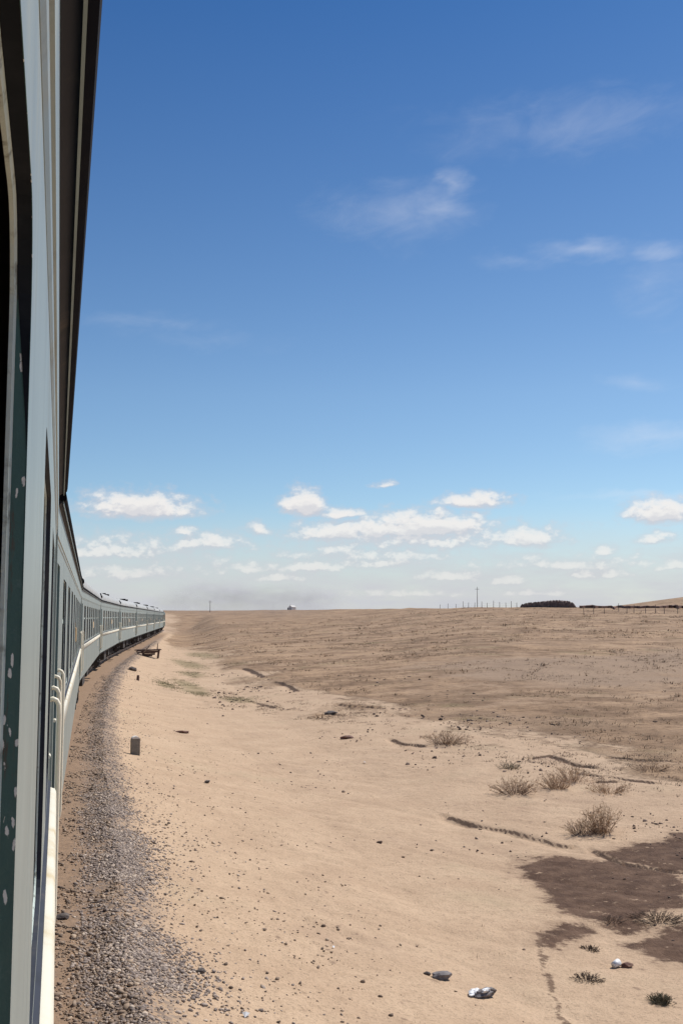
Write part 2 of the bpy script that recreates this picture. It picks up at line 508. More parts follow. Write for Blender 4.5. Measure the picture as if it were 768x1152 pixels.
SAND_EDGE_Y = [-60, 10, 21, 23.4, 26.7, 29.8, 36.5, 46.2, 54.4, 74.7, 99, 186, 400]
SAND_EDGE_X = [15.5, 14.5, 13.8, 13.4, 13.0, 12.3, 12.6, 13.0, 12.0, 12.5, 13.7, 18.6, 40]


def scrub_amount(X, Y):
    e = np.interp(Y, SAND_EDGE_Y, SAND_EDGE_X)
    w = 1.2 + .012 * np.abs(Y)
    a = sstep(-1, 1.4, (X - e + fbm(X / 3.2, Y / 6.0, 5, 40, .62) * 13) / (w * 1.6)) * (X > 3)
    return np.maximum(a, sstep(95, 170, Y) * sstep(2.2, 4.5, lateral(X, Y) + 2 * fbm(X / 3, Y / 7, 3, 41)))


def base_height(X, Y):
    X = np.asarray(X, float); Y = np.asarray(Y, float)
    t = lateral(X, Y)
    p = np.interp(t + .25 * fbm(X / 1.7, Y / 2.5, 3, 3) * sstep(1.4, 2.2, np.abs(t)), PT, PZ)
    r = np.hypot(X, Y); b_ = np.degrees(np.arctan2(X, Y))
    k = sstep(8, 24, b_)
    Rc = 550 - 320 * k; e = .0060 + .0026 * k
    Rc = Rc * (1 + .10 * fbm(b_ / 3.0, b_ * 0 + 5.5, 3, 8))
    zc = EYE + Rc * e
    q = (r - 15) / (Rc - 15)
    g = np.power(np.clip(q, 0, 1), 1.2)
    rise = (zc + 1.35) * g - np.maximum(r - Rc, 0) * .006
    p = p + (-1.30 - p) * sstep(205, 300, Y)
    hill = 25 * np.exp(-((X - 585) / 150) ** 2 - ((Y - 760) / 170) ** 2)
    w = np.maximum(sstep(3, 14, np.abs(t)), sstep(240, 420, Y))
    return p + rise * w + hill


def bank_frames(X, Y):
    for pts, dep, wid in BANKS:
        xs_ = [q[0] for q in pts]; ys_ = [q[1] for q in pts]
        m_ = (X > min(xs_) - 2) & (X < max(xs_) + 2) & (Y > min(ys_) - 3) & (Y < max(ys_) + 3)
        if not m_.any(): continue
        Xm, Ym = X[m_], Y[m_]
        jag = fbm(Xm / .6, Ym / .6, 3, 61) * .26
        d, s = seg_dist(Xm + jag, Ym + jag * .6, pts)
        yield m_, d, s, Xm, Ym, dep, wid


def height(X, Y):
    X = np.asarray(X, float); Y = np.asarray(Y, float)
    z = base_height(X, Y)
    t = lateral(X, Y); r = np.hypot(X, Y)
    off = sstep(1.9, 3.5, np.abs(t))
    z = z + off * (.09 * fbm(X / 3.1, Y / 3.1, 3, 21) + .030 * fbm(X / .45, Y / .45, 4, 22) + .022 * fbm(X / .16, Y / .16, 2, 23) * (Y < 45))
    z = z + (1 - off) * .03 * fbm(X / .5, Y / .5, 3, 24)
    z = z + sstep(10, 30, t) * .5 * fbm(X / 17., Y / 17., 3, 25) * np.minimum(r / 60, 1.3)
    sc = scrub_amount(X, Y)
    z = z + sc * (.10 * np.maximum(fbm(X / .55, Y / .55, 3, 26), -.1) + .06 * fbm(X / 1.6, Y / 1.6, 2, 27))
    # rill marks washed down the slope of the bank
    rill = np.abs(fbm(X / 2.4 + .8 * Y / 2.4, (Y - X) / 9.0, 4, 31))
    z = z - .018 * sstep(.06, .0, rill) * sstep(3.0, 5.0, t) * (1 - sc)
    for m_, d, s, Xm, Ym, dep, wid in bank_frames(X, Y):
        cut = dep * (.55 + .9 * (fbm(Xm / .8, Ym / .8, 2, 62) + .3)) * np.exp(-(d / wid) ** 2)
        # the cut lies on the near side of the line, its wall under the line
        sd_ = np.where(s > 0, d, -d); edge = .075 + .004 * np.maximum(Ym - 28, 0)
        z[m_] -= cut * sstep(-edge * .5, edge * 1.4, sd_)
    return z


def bank_shade(X, Y):
    """Dark shade of the cut walls, painted along each bank line."""
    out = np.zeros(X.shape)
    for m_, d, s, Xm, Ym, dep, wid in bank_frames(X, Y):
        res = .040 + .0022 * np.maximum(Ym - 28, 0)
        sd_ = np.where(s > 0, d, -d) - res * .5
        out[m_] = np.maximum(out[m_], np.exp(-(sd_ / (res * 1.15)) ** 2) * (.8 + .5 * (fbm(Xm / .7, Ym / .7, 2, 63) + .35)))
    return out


def gz(x, y): return float(height(np.array([x]), np.array([y]))[0])


# ------------------------------------------------------------------ terrain mesh
def growing(start, step, grow, maxstep, end):
    out = [start]; s = step
    while out[-1] < end:
        out.append(out[-1] + s); s = min(s * grow, maxstep)
    return out[1:]


ys = list(np.arange(-60, 5.9, 3.0)) + list(np.arange(6.0, 30, .06))
ys += growing(ys[-1], .06, 1.02, 7.0, 420); ys += growing(ys[-1], 7.0, 1.08, 120, 3200)
xs = list(-np.array(growing(3.0, .5, 1.12, 60, 900))[::-1]) + list(np.arange(-3.0, -.55, .2)) + list(np.arange(-.5, 14.5, .06))
xs += growing(xs[-1], .06, 1.026, 6.0, 250); xs += growing(xs[-1], 6.0, 1.08, 120, 3000)
gx, gy = np.meshgrid(np.array(xs), np.array(ys))
X, Y = gx.ravel(), gy.ravel()
Z = height(X, Y)
ny, nx = gx.shape
idx = np.arange(ny * nx).reshape(ny, nx)
Q = np.stack([idx[:-1, :-1], idx[:-1, 1:], idx[1:, 1:], idx[1:, :-1]], -1).reshape(-1, 4)

WET = [
 [(7.63, 17.01), (8.14, 17.44), (8.61, 17.46), (8.99, 17.04), (9.53, 16.77), (9.85, 16.32), (9.93, 15.56), (9.44, 14.64), (8.96, 14.06), (8.32, 13.82), (7.82, 13.22), (7.47, 13.2), (7.21, 13.71), (7.1, 14.16), (7.25, 15.02), (7.4, 15.82)],
 [(9.44, 17.48), (10.01, 17.61), (10.82, 17.89), (11.72, 18.31), (12.4, 17.2), (10.9, 15.6), (9.83, 16.01), (9.61, 16.47)],
 [(6.12, 13.32), (6.53, 13.43), (7.21, 13.84), (7.28, 13.54), (6.72, 13.02), (6.21, 12.65), (6.02, 12.77)],
 [(7.35, 12.74), (7.72, 13.0), (8.56, 13.3), (8.9, 12.5), (8.2, 11.6), (7.5, 11.8), (7.3, 12.3)],
]
TRAIL = [(6.13, 13.04), (5.88, 12.31), (5.6, 11.81), (5.51, 11.35), (5.3, 10.79), (5.04, 10.11), (4.8, 9.4)]
PAN = [(24.95, 70.03), (29.92, 69.12), (35.43, 69.13), (41.61, 72.43), (49.51, 75.66), (60, 70), (30.5, 46.72), (26.19, 45.68), (23.67, 50.16), (21.12, 53.61)]
GREEN = [(5.9, 60.5, .7, 4), (7.4, 62, 1.0, 8), (7.2, 57, 1.1, 4), (10.5, 88, 1.6, 12), (14.0, 106, 2.0, 12), (8.6, 52, 1.2, 2.5), (9.0, 74, 1.2, 6)]
near = (X > 3) & (X < 16) & (Y > 7) & (Y < 24)
wet = np.full(X.shape, -5.0)
w_ = np.full(near.sum(), -5.0)
for P in WET: w_ = np.maximum(w_, poly_sd(X[near], Y[near], P))
td, _ = seg_dist(X[near] + .25 * fbm(X[near] / .5, Y[near] / .5, 3, 77), Y[near], TRAIL)
wet[near] = w_
trail = np.full(X.shape, -5.0)
trail[near] = .050 * (.2 + 1.3 * (fbm(X[near] / .35, Y[near] / .35, 3, 79) + .45)) - td
pan = np.full(X.shape, -50.0)
far_ = (X > 5) & (X < 90) & (Y > 30) & (Y < 110)
pan[far_] = poly_sd(X[far_], Y[far_], PAN)
green = np.zeros(X.shape)
for (a, b_, c_, d_) in GREEN: green = np.maximum(green, np.exp(-((X - a) / c_) ** 2 - ((Y - b_) / d_) ** 2))
T_ = lateral(X, Y)
stony = np.exp(-((T_ - 2.25) / .5) ** 2) * sstep(200, 140, Y)
ground_me = np_mesh('ground', np.stack([X, Y, Z], -1), Q, True,
                    {'wet': wet, 'trail': trail, 'pan': pan, 'green': green, 'scrub': scrub_amount(X, Y), 'stony': stony, 'bed': sstep(2.9, 1.9, np.abs(T_)) * sstep(230, 170, Y), 'bank': bank_shade(X, Y)})

m, N, b = new_mat('steppe_sand')
geo = N.n('ShaderNodeNewGeometry').outputs['Position']
A = lambda n_: N.n('ShaderNodeAttribute', attribute_name=n_).outputs['Fac']
p2 = N.v('MULTIPLY', geo, (1, 1, 0))
n_big = N.noise(p2, .09, 5, .55)
n_mid = N.noise(p2, .8, 6, .6)
n_fin = N.noise(p2, 7.0, 6, .65)
n_grit = N.noise(p2, 26.0, 4, .75)
sand = N.mix(N.ramp(n_mid, .3, .7), (.568, .405, .268), (.490, .340, .222))
sand = N.mix(N.m('MULTIPLY', N.ramp(n_fin, .45, .72), .6), sand, (.41, .282, .180))
sand = N.mix(N.m('MULTIPLY', N.ramp(n_grit, .53, .64), .75), sand, (.27, .19, .13))
sand = N.mix(N.m('MULTIPLY', N.ramp(n_big, .5, .7), .3), sand, (.58, .425, .285))
n_stain = N.noise(N.v('MULTIPLY', p2, (1, .6, 0)), .42, 8, .7)
sand = N.mix(N.m('MULTIPLY', N.ramp(n_stain, .52, .72), .55), sand, (.385, .262, .178))
sand = N.mix(N.m('MULTIPLY', N.ramp(N.noise(p2, .21, 7, .65), .54, .72), .4), sand, (.43, .34, .215))
spot = N.voronoi(N.v('ADD', p2, N.v('MULTIPLY', N.noise(p2, 3.0, 3, .6, col=True), (.3, .3, 0))), 3.2)
sand = N.mix(N.m('MULTIPLY', N.m('MULTIPLY', N.ramp(spot, .16, .06), N.ramp(n_stain, .42, .55)), .7), sand, (.20, .13, .09))
# steppe: dry litter and grass roots between bare spots
s_patch = N.m('MULTIPLY_ADD', N.noise(p2, .33, 6, .65), .6, N.m('MULTIPLY', N.noise(p2, .07, 5, .6), .4))
s_speck = N.noise(p2, 2.6, 7, .72)
steppe = N.mix(N.ramp(s_patch, .38, .62), (.445, .295, .178), (.200, .125, .073))
steppe = N.mix(N.m('MULTIPLY', N.ramp(s_speck, .48, .66), .8), steppe, (.125, .076, .045))
steppe = N.mix(N.m('MULTIPLY', N.ramp(n_big, .52, .66), .45), steppe, (.30, .205, .13))
steppe = N.mix(N.m('MULTIPLY', N.ramp(N.noise(p2, .17, 5, .6), .56, .7), .5), steppe, (.205, .170, .085))
bare = N.ramp(N.m('MULTIPLY_ADD', N.noise(p2, .11, 6, .65), .55, N.m('MULTIPLY', N.noise(p2, .5, 6, .7), .45)), .50, .60)
steppe = N.mix(N.m('MULTIPLY', bare, .62), steppe, N.mix(N.ramp(n_fin, .4, .7), (.47, .325, .21), (.37, .25, .16)))
scr = N.ramp(N.m('ADD', A('scrub'), N.m('MULTIPLY', N.m('SUBTRACT', s_speck, .5), 1.1)), .25, .75)
c = N.mix(scr, sand, steppe)
panf = N.ramp(N.m('ADD', A('pan'), N.m('MULTIPLY', N.m('SUBTRACT', N.noise(p2, .22, 5, .6), .5), 14)), -2.5, 3.5)
c = N.mix(N.m('MULTIPLY', panf, .7), c, N.mix(N.ramp(n_fin, .4, .7), (.345, .245, .168), (.27, .19, .128)))
gr = N.ramp(N.m('ADD', A('green'), N.m('MULTIPLY', N.m('SUBTRACT', N.noise(p2, 1.3, 6, .7), .5), 1.6)), .45, .95)
c = N.mix(N.m('MULTIPLY', gr, .65), c, (.20, .165, .080))
bed = N.mix(N.ramp(n_fin, .35, .7), (.29, .185, .115), (.20, .13, .085))
bed = N.mix(N.ramp(n_grit, .5, .68), bed, (.13, .10, .085))
c = N.mix(N.m('MULTIPLY', A('bed'), .8), c, bed)
grit2 = N.voronoi(p2, 24.0, out='Color')
g1 = N.n('ShaderNodeSeparateColor'); N.t.links.new(grit2, g1.inputs[0])
st = N.m('MULTIPLY', N.ramp(N.m('ADD', A('stony'), N.m('MULTIPLY', N.m('SUBTRACT', n_mid, .5), .9)), .25, .85), N.ramp(g1.outputs[0], .4, .55))
c = N.mix(N.m('MULTIPLY', st, .75), c, N.mix(g1.outputs[1], (.14, .11, .095), (.33, .26, .21)))
wn = N.m('ADD', N.m('MULTIPLY', N.m('SUBTRACT', N.noise(p2, 1.7, 9, .72), .5), 1.5), N.m('MULTIPLY', N.m('SUBTRACT', n_fin, .5), .3))
wf = N.m('MULTIPLY', N.ramp(N.m('ADD', A('wet'), wn), -.08, .12), N.ramp(N.noise(p2, 3.6, 6, .7), .66, .60))
wf = N.m('MAXIMUM', wf, N.m('MULTIPLY', N.ramp(N.m('ADD', A('trail'), N.m('MULTIPLY', N.m('SUBTRACT', n_fin, .5), .22)), -.01, .03), .8))
damp = N.mix(N.ramp(N.noise(p2, 2.7, 8, .7), .35, .68), (.085, .046, .028), (.165, .098, .062))
damp = N.mix(N.m('MULTIPLY', N.ramp(n_grit, .56, .68), .6), damp, (.055, .032, .022))
rim = N.ramp(N.m('ADD', A('wet'), N.m('MULTIPLY', wn, 1.1)), -.38, .02)
c = N.mix(N.m('MULTIPLY', rim, .38), c, (.27, .175, .112))
c = N.mix(wf, c, damp)
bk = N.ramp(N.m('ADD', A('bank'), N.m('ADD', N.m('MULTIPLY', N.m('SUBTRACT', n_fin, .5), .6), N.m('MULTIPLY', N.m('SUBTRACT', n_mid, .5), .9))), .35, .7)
c = N.mix(N.m('MULTIPLY', bk, .85), c, N.mix(N.ramp(n_fin, .4, .7), (.075, .046, .034), (.15, .095, .066)))  # shade of the bank walls mixed into the ground colour
N._in(b.inputs['Base Color'], c)
N._in(b.inputs['Roughness'], N.m('MULTIPLY_ADD', wf, -.05, .97))
b.inputs['Specular IOR Level'].default_value = .2
hgt = N.m('ADD', N.m('MULTIPLY', n_fin, .5), N.m('ADD', N.m('MULTIPLY', n_grit, .25), N.m('MULTIPLY', N.m('MULTIPLY', s_speck, scr), 1.2)))
crk = N.voronoi(p2, 5.5, 'DISTANCE_TO_EDGE')
hgt = N.m('ADD', hgt, N.m('MULTIPLY', N.m('MULTIPLY', N.ramp(crk, .0, .05), wf), .07))
set_bump(N, b, hgt, .9, .07)
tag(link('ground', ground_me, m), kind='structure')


# ------------------------------------------------------------------ passenger coaches
L, HW = 23.4, 1.55
WIN = [(21.23 - 2.27 * k - .65, 21.23 - 2.27 * k + .65) for k in range(9)]
WZ0, WZ1, WR = 2.06, 3.20, .09
DOORS = [(.45, 1.15), (22.25, 22.95)]
DZ0, DZ1 = 1.15, 3.25


def rrect(y0, y1, z0, z1, r, n=6):
    pts = []
    for cy, cz, a0 in ((y1 - r, z1 - r, 0), (y0 + r, z1 - r, 90), (y0 + r, z0 + r, 180), (y1 - r, z0 + r, 270)):
        pts += [(cy + r * math.cos(rad(a0 + 90 * i / n)), cz + r * math.sin(rad(a0 + 90 * i / n))) for i in range(n + 1)]
    return pts


def wall_with_openings(mb, x, y0, y1, z0, z1, openings):
    """Flat side sheet with rounded openings cut in it, facing +x."""
    cur = y0
    for (a, b_, c_, d_, r) in sorted(openings):
        pad = .05
        mb.add([(x, cur, z0), (x, a - pad, z0), (x, a - pad, z1), (x, cur, z1)], [(0, 1, 2, 3)])
        n = 6; O = [(b_ + pad, z1), (a - pad, z1), (a - pad, z0), (b_ + pad, z0)]
        I = rrect(a, b_, c_, d_, r, n)
        V = [(x, *q) for q in O + I]; F = []
        for k in range(4):
            base = 4 + k * (n + 1)
            F += [(k, base + i + 1, base + i) for i in range(n)]
            k2 = (k + 1) % 4
            F.append((k, k2, 4 + k2 * (n + 1), base + n))
        mb.add(V, F)
        cur = b_ + pad
    mb.add([(x, cur, z0), (x, y1, z0), (x, y1, z1), (x, cur, z1)], [(0, 1, 2, 3)])


def ring(mb, loop_a, xa, loop_b, xb):
    n = len(loop_a)
    mb.add([(xa, *q) for q in loop_a] + [(xb, *q) for q in loop_b], [(i, (i + 1) % n, n + (i + 1) % n, n + i) for i in range(n)])


# meshes of the window pieces, drawn round the middle of an opening 1.3 m wide
wloop = rrect(-.65, .65, WZ0, WZ1, WR)
def inset(q): return rrect(-.65 + q, .65 - q, WZ0 + q, WZ1 - q, WR - q * .5)
mb = MB(); ring(mb, wloop, HW, wloop, HW - .014); ring(mb, wloop, HW - .014, inset(.002), HW - .014); reveal_me = mb.mesh('window_reveal')
mb = MB(); ring(mb, inset(.002), HW - .0125, inset(.008), HW - .0145); ring(mb, inset(.008), HW - .0145, inset(.0085), HW - .018); sash_me = mb.mesh('sash_edge')
arc = [q for q in wloop if q[1] > WZ1 - .095]
drop = [.03 * i for i in range(1, 11)]
top_a = [(arc[0][0], WZ1 - .09 - d_) for d_ in reversed(drop)] + arc + [(arc[-1][0], WZ1 - .09 - d_) for d_ in drop]
# dark strip standing in for shade round the opening head, tapering down the jambs
shade_w = [.0125 * min(1.0, max(.02, 1 - max(0, WZ1 - .05 - q[1]) / .15)) for q in top_a]
mb = MB(); mb.add([(HW - .0005, q[0] * .9985, q[1] - .001) for q in top_a] + [(HW - .0005 - w_, q[0] * .9985, q[1] - .001) for q, w_ in zip(top_a, shade_w)], [(i, i + 1, i + 1 + len(top_a), i + len(top_a)) for i in range(len(top_a) - 1)]); shade_me = mb.mesh('head_shade_strip')
mb = MB(); mb.add([(HW - .030, *q) for q in inset(.004)], [tuple(range(len(wloop)))]); pane_me = mb.mesh('pane')
mb = MB(); mb.box(HW - .036, HW - .026, -.64, .64, WZ1 - .42, WZ1 - .375); bar_me = mb.mesh('sash_bar')


OWN = 2
reveal2_me = reveal_me.copy(); pane2_me = pane_me.copy()


def coach_proto():
    root = empty('passenger_coach')
    # right-hand side with its openings
    ops = [(a, b_, WZ0, WZ1, WR) for a, b_ in WIN] + [(a, b_, DZ0, DZ1, .05) for a, b_ in DOORS]
    mb = MB(); wall_with_openings(mb, HW, 0, L, 1.0, 3.38, ops); mb.build('side_wall', M['wall'], root)
    mb = MB(); mb.box(-HW, -HW + .03, 0, L, 1.0, 3.60); mb.build('far_side_wall', M['wall'], root)
    mb = MB()
    for y in (0, L):
        mb = MB(); mb.add([(-HW + .03, y, 1.0), (HW - .002, y, 1.0), (HW - .002, y, 3.66), (-HW + .03, y, 3.66)], [(0, 1, 2, 3)])
        mb.build('end_wall', M['wall'], root)
    mb = MB(); mb.box(-HW + .04, HW - .05, .02, L - .02, 1.16, 1.22); mb.build('cabin_floor', M['inside'], root)
    mb = MB(); mb.box(-.5, -.47, .1, L - .1, 1.23, 3.6); mb.build('corridor_partition', M['inside'], root)
    mb = MB(); mb.box(-HW + .05, HW - .06, .05, L - .05, 3.60, 3.62); mb.build('ceiling_panel', M['inside'], root)
    # pressed cornice above the windows, then the tarred gutter
    mb = MB()
    mb.extrude_y([(HW - .02, 3.372), (HW + .001, 3.374), (HW + .006, 3.383), (HW + .0075, 3.398), (HW + .004, 3.401), (HW + .004, 3.412), (HW + .012, 3.416), (HW + .012, 3.640), (HW - .02, 3.640)], 0, L)
    mb.build('cornice', M['wall'], root)
    mb = MB()
    mb.extrude_y([(HW + .0465, 3.652), (HW + .062, 3.662), (HW + .066, 3.685), (HW + .060, 3.715), (HW - .02, 3.722), (HW - .02, 3.661), (HW + .0465, 3.661)], -.03, L + .03)
    g_ = mb.build('gutter', M['black'], root)
    mb = MB(); mb.extrude_y([(HW + .0125, 3.630), (HW + .040, 3.650), (HW + .040, 3.66), (HW - .018, 3.66), (HW - .018, 3.6405), (HW + .0125, 3.6405)], 0, L); mb.build('soffit', M['soffit'], root)
    mb = MB(); mb.extrude_y([(HW + .0405, 3.634), (HW + .0460, 3.634), (HW + .0460, 3.66), (HW + .0405, 3.66)], 0, L); mb.build('drip_lip', M['wall'], root)
    # cream rubbing strip below the windows
    prof = [(HW, 1.865), (HW + .034, 1.872), (HW + .041, 1.885), (HW + .043, 1.93), (HW + .041, 1.975), (HW + .034, 1.99), (HW + .014, 1.998), (HW, 1.998)]
    mb = MB(); mb.extrude_y(prof, 1.40, L - 1.42); mb.build('cream_stripe', M['cream'], root, True)
    mb = MB(); mb.extrude_y([(HW, 2.000), (HW + .013, 2.000), (HW + .012, 2.026), (HW, 2.032)], 1.40, L - 1.42); mb.build('sill_ledge', M['soffit'], root)
    # roof
    mb = MB(); prof = []
    for i in range(25):
        a = math.pi * i / 24
        c_, s_ = math.cos(a), math.sin(a)
        prof.append((math.copysign(abs(c_) ** .72, c_) * (HW + .035), 3.715 + .64 * s_ ** .9))
    mb.extrude_y(prof, -.04, L + .04, closed=True); roof = mb.build('roof', M['roof'], root, False)
    for y in (3.4, 8.0, 12.6, 17.2):
        v_ = MB(); v_.disc_x(0, 0, 0, .16, .02, 14); v_.v = [(q[1], q[2] + 0, q[0] + .15) for q in v_.v]; v_.tube([(0, 0, -.1), (0, 0, .15)], .07, 8)
        v_.build('ventilator', M['roof'], roof, loc=(0, y, 4.34))
    for y in (1.5, L - 1.6):
        c_ = MB(); c_.box(.20, .50, y - .22, y + .22, 4.15, 4.40); c_.box(.10, .60, y - .36, y + .36, 4.40, 4.54); c_.build('stove_chimney', M['black'], roof)
    # corner posts and lamp brackets
    for y0 in (-.012, L - .07):
        mb = MB(); mb.box(HW - .01, HW + .012, y0, y0 + .082, .98, 3.37); mb.build('corner_post', M['wall'], root)
    for y0 in (.10, L - .14):
        mb = MB(); mb.box(HW - .03, HW + .03, y0, y0 + .05, 3.70, 3.92)
        mb.tube([(HW + .0, y0 + .03, 3.80), (HW + .05, y0 + .03, 3.84), (HW + .05, y0 + .03, 3.90), (HW, y0 + .03, 3.95), (HW - .03, y0 + .03, 4.05)], .02, 6)
        mb.build('lamp_bracket', M['black'], root)
    for k, (a, b_) in enumerate(WIN):
        w_ = link('window', reveal_me if k == OWN else reveal2_me, M['reveal'] if k == OWN else M['soffit'], root, (0, (a + b_) / 2, 0))
        link('sash', sash_me, M['sash'], w_)
        if k == OWN: link('head_shade_strip', shade_me, M['headshade'], w_)
        link('pane', pane2_me if k in (0, 4, 7) else pane_me, M['curtain'] if k in (0, 4, 7) else M['glass'], w_)
        link('sash_bar', bar_me, M['sash'], w_)
    # doors, handrails and steps
    for a, b_ in DOORS:
        mb = MB(); mb.box(HW - .065, HW - .034, a + .003, b_ - .003, DZ0 + .003, DZ1 - .003)
        mb.box(HW - .034, HW - .026, a + .08, b_ - .08, DZ0 + .12, DZ0 + .75)
        d_ = mb.build('door', M['wall'], root)
        mb = MB(); lp = rrect(a, b_, DZ0, DZ1, .05); ring(mb, lp, HW, lp, HW - .036); mb.build('door_reveal', M['trim'], d_)
        mb = MB(); mb.add([(HW - .031, *q) for q in rrect(a + .12, b_ - .12, 2.2, 3.0, .06)], [tuple(range(28))]); mb.build('pane', M['glass'], d_)
        mb = MB(); mb.tube([(HW - .04, b_ - .1, 2.05), (HW - .005, b_ - .1, 2.05), (HW - .005, b_ - .2, 2.05)], .012, 6); mb.build('handle', M['cream'], d_)
        for y in (a - .1, b_ + .1):
            mb = MB()
            pts = [(HW - .01, y, 2.415), (HW + .012, y, 2.425), (HW + .032, y, 2.415), (HW + .044, y, 2.39), (HW + .047, y, 2.34), (HW + .047, y, 1.33), (HW + .042, y, 1.28), (HW + .025, y, 1.25), (HW - .01, y, 1.245)]
            mb.tube(pts, .0125, 8); mb.build('handrail', M['rail_cream'], root, True)
        mb = MB()
        for z, x in ((.92, 0), (.62, -.02), (.34, -.04)): mb.box(HW - .26 + x, HW - .02 + x, a - .02, b_ + .02, z, z + .04)
        mb.box(HW - .24, HW - .06, a - .03, a - .01, .34, 1.0); mb.box(HW - .24, HW - .06, b_ + .01, b_ + .03, .34, 1.0)
        mb.build('step', M['under'], root)
    # destination board hung at mid length, number plate under the stripe
    mb = MB(); mb.box(HW + .005, HW + .022, 11.28, 11.98, 2.42, 2.66); mb.box(HW, HW + .006, 11.4, 11.45, 2.6, 2.75); mb.build('destination_board', M['board'], root)
    mb = MB(); mb.box(HW + .002, HW + .010, 19.0, 19.5, 1.50, 1.74); mb.build('number_plate', M['cream'], root)
    # underframe
    mb = MB(); mb.box(-1.38, 1.38, .1, L - .1, .84, 1.0); mb.box(.35, 1.32, 8.2, 10.4, .34, .84); mb.box(-1.3, -.3, 12.6, 15.2, .34, .84); mb.box(.6, 1.3, 13.2, 14.6, .42, .84)
    mb.tube([(.9, 11.0, .6), (.9, 12.6, .6)], .2, 12); mb.build('underframe', M['under'], root)
    for yc in (3.3, L - 3.3):
        mb = MB()
        for s in (-1, 1):
            x = s * 1.02
            mb.box(x - .06, x + .06, yc - 1.7, yc + 1.7, .52, .68); mb.box(x - .08, x + .08, yc - .35, yc + .35, .30, .82)
            for dy in (-1.2, 1.2):
                mb.box(x - .1, x + .12, yc + dy - .17, yc + dy + .17, .30, .62)
                mb.tube([(x + s * .08, yc + dy - .32, .30), (x + s * .08, yc + dy - .32, .66)], .08, 8); mb.tube([(x + s * .08, yc + dy + .32, .30), (x + s * .08, yc + dy + .32, .66)], .08, 8)
        mb.box(-1.1, 1.1, yc - .3, yc + .3, .6, .82)
        bo = mb.build('bogie', M['under'], root)
        for dy in (-1.2, 1.2):
            for s in (-1, 1):
                w_ = MB(); w_.disc_x(s * .765, yc + dy, .457, .457, .13, 24); w_.disc_x(s * .69, yc + dy, .457, .485, .03, 24); w_.build('wheel', M['under'], bo)
    # bellows gangway reaching to the coach ahead
    mb = MB()
    for i in range(6):
        q = .03 * (i % 2)
        mb.box(-.62 + q, .62 - q, L + .02 + i * .095, L + .02 + (i + 1) * .095 - .001, 1.05 + q, 3.45 - q)
    mb.build('gangway_bellows', M['rubber'], root)
    mb = MB(); mb.tube([(0, L, .88), (0, L + .6, .88)], .12, 8); mb.build('coupler', M['under'], root)
    return root


proto = coach_proto()
COACH_LABELS = [
 'grey-green coach nearest the viewer, its chipped window frame filling the left edge',
 'second coach from the viewer, its dark gutter slanting down from the near coach',
 'third coach from the viewer, where the train starts to curve right',
 'fourth coach from the viewer along the curving grey train',
 'fifth coach from the viewer along the curving grey train',
 'sixth coach from the viewer along the curving grey train',
 'seventh coach from the viewer along the curving grey train',
 'eighth coach from the viewer, two short of the locomotive',
 'ninth and farthest coach, coupled behind the locomotive',
]
PITCH = 24.0


def along(y0, dist):
    """Walk the track centre line a given distance from y0."""
    y = y0; x = float(curve(y0)); lo, hi = y0, y0 + dist + .01
    for _ in range(40):
        mid = (lo + hi) / 2
        if math.hypot(mid - y0, float(curve(mid)) - x) < dist: lo = mid
        else: hi = mid
    return lo


coaches = []
y = -16.4
for i, lab in enumerate(COACH_LABELS):
    o = proto if i == 0 else copy_tree(proto)
    if i == 0:
        o.location = (-1.58, y, 0); o.rotation_euler = (0, 0, 0); y = 7.6
    else:
        y2 = along(y, PITCH); dx = float(curve(y2) - curve(y))
        # the first coach is a chord on the entry to the curve
        x0 = 0.0 if i == 1 else float(curve(y))
        o.location = (-1.58 + x0, y, 0); o.rotation_euler = (0, 0, -math.atan2(float(curve(y2)) - x0, y2 - y)); y = y2
    tag(o, lab, 'coach', 'coaches of the train')
    coaches.append(o)
# the viewer's own window stands open: its pane is slid up out of the way
own = [c for c in coaches[0].children if c.name.startswith('window') and abs(c.location.y - 16.69) < .1][0]
for ch in list(own.children):
    if ch.name.startswith(('pane', 'sash_bar')): bpy.data.objects.remove(ch)

# locomotive at the head
lr = empty('diesel_locomotive', (-1.58 + float(curve(y)), y, 0), -math.atan2(84 / R_CURVE, 1))
mb = MB(); mb.extrude_y([(-1.5, 1.05), (1.5, 1.05), (1.5, 3.5), (1.2, 3.95), (.6, 4.2), (-.6, 4.2), (-1.2, 3.95), (-1.5, 3.5)], .3, 16.6); bd = mb.build('body', M['loco'], lr)
mb = MB(); mb.add([(-1.5, 16.6, 1.05), (1.5, 16.6, 1.05), (1.5, 16.6, 3.5), (.6, 16.6, 4.2), (-.6, 16.6, 4.2), (-1.5, 16.6, 3.5), (-1.35, 17.6, 1.05), (1.35, 17.6, 1.05), (1.35, 17.5, 2.5), (1.2, 17.0, 3.5), (-1.2, 17.0, 3.5), (-1.35, 17.5, 2.5)],
       [(0, 6, 7, 1), (1, 7, 8, 2), (2, 8, 9), (6, 11, 8, 7), (11, 10, 9, 8), (5, 10, 11), (0, 5, 11, 6), (2, 9, 3), (3, 9, 10, 4), (4, 10, 5)]); mb.build('cab_nose', M['loco'], lr)
mb = MB(); mb.box(1.501, 1.52, .6, 16.4, 1.9, 2.08); mb.build('cream_stripe', M['cream'], lr)
for yy in (2.2, 5.0, 7.8, 10.6, 14.9):
    mb = MB(); mb.box(1.501, 1.515, yy, yy + 1.1, 2.5, 3.2); mb.build('side_window', M['glass'], bd)
mb = MB(); mb.tube([(0, 8, 4.1), (0, 8, 4.55)], .3, 12); mb.build('exhaust_stack', M['black'], lr)
mb = MB(); mb.box(-1.3, 1.3, .1, 17.4, .7, 1.05); mb.build('underframe', M['under'], lr)
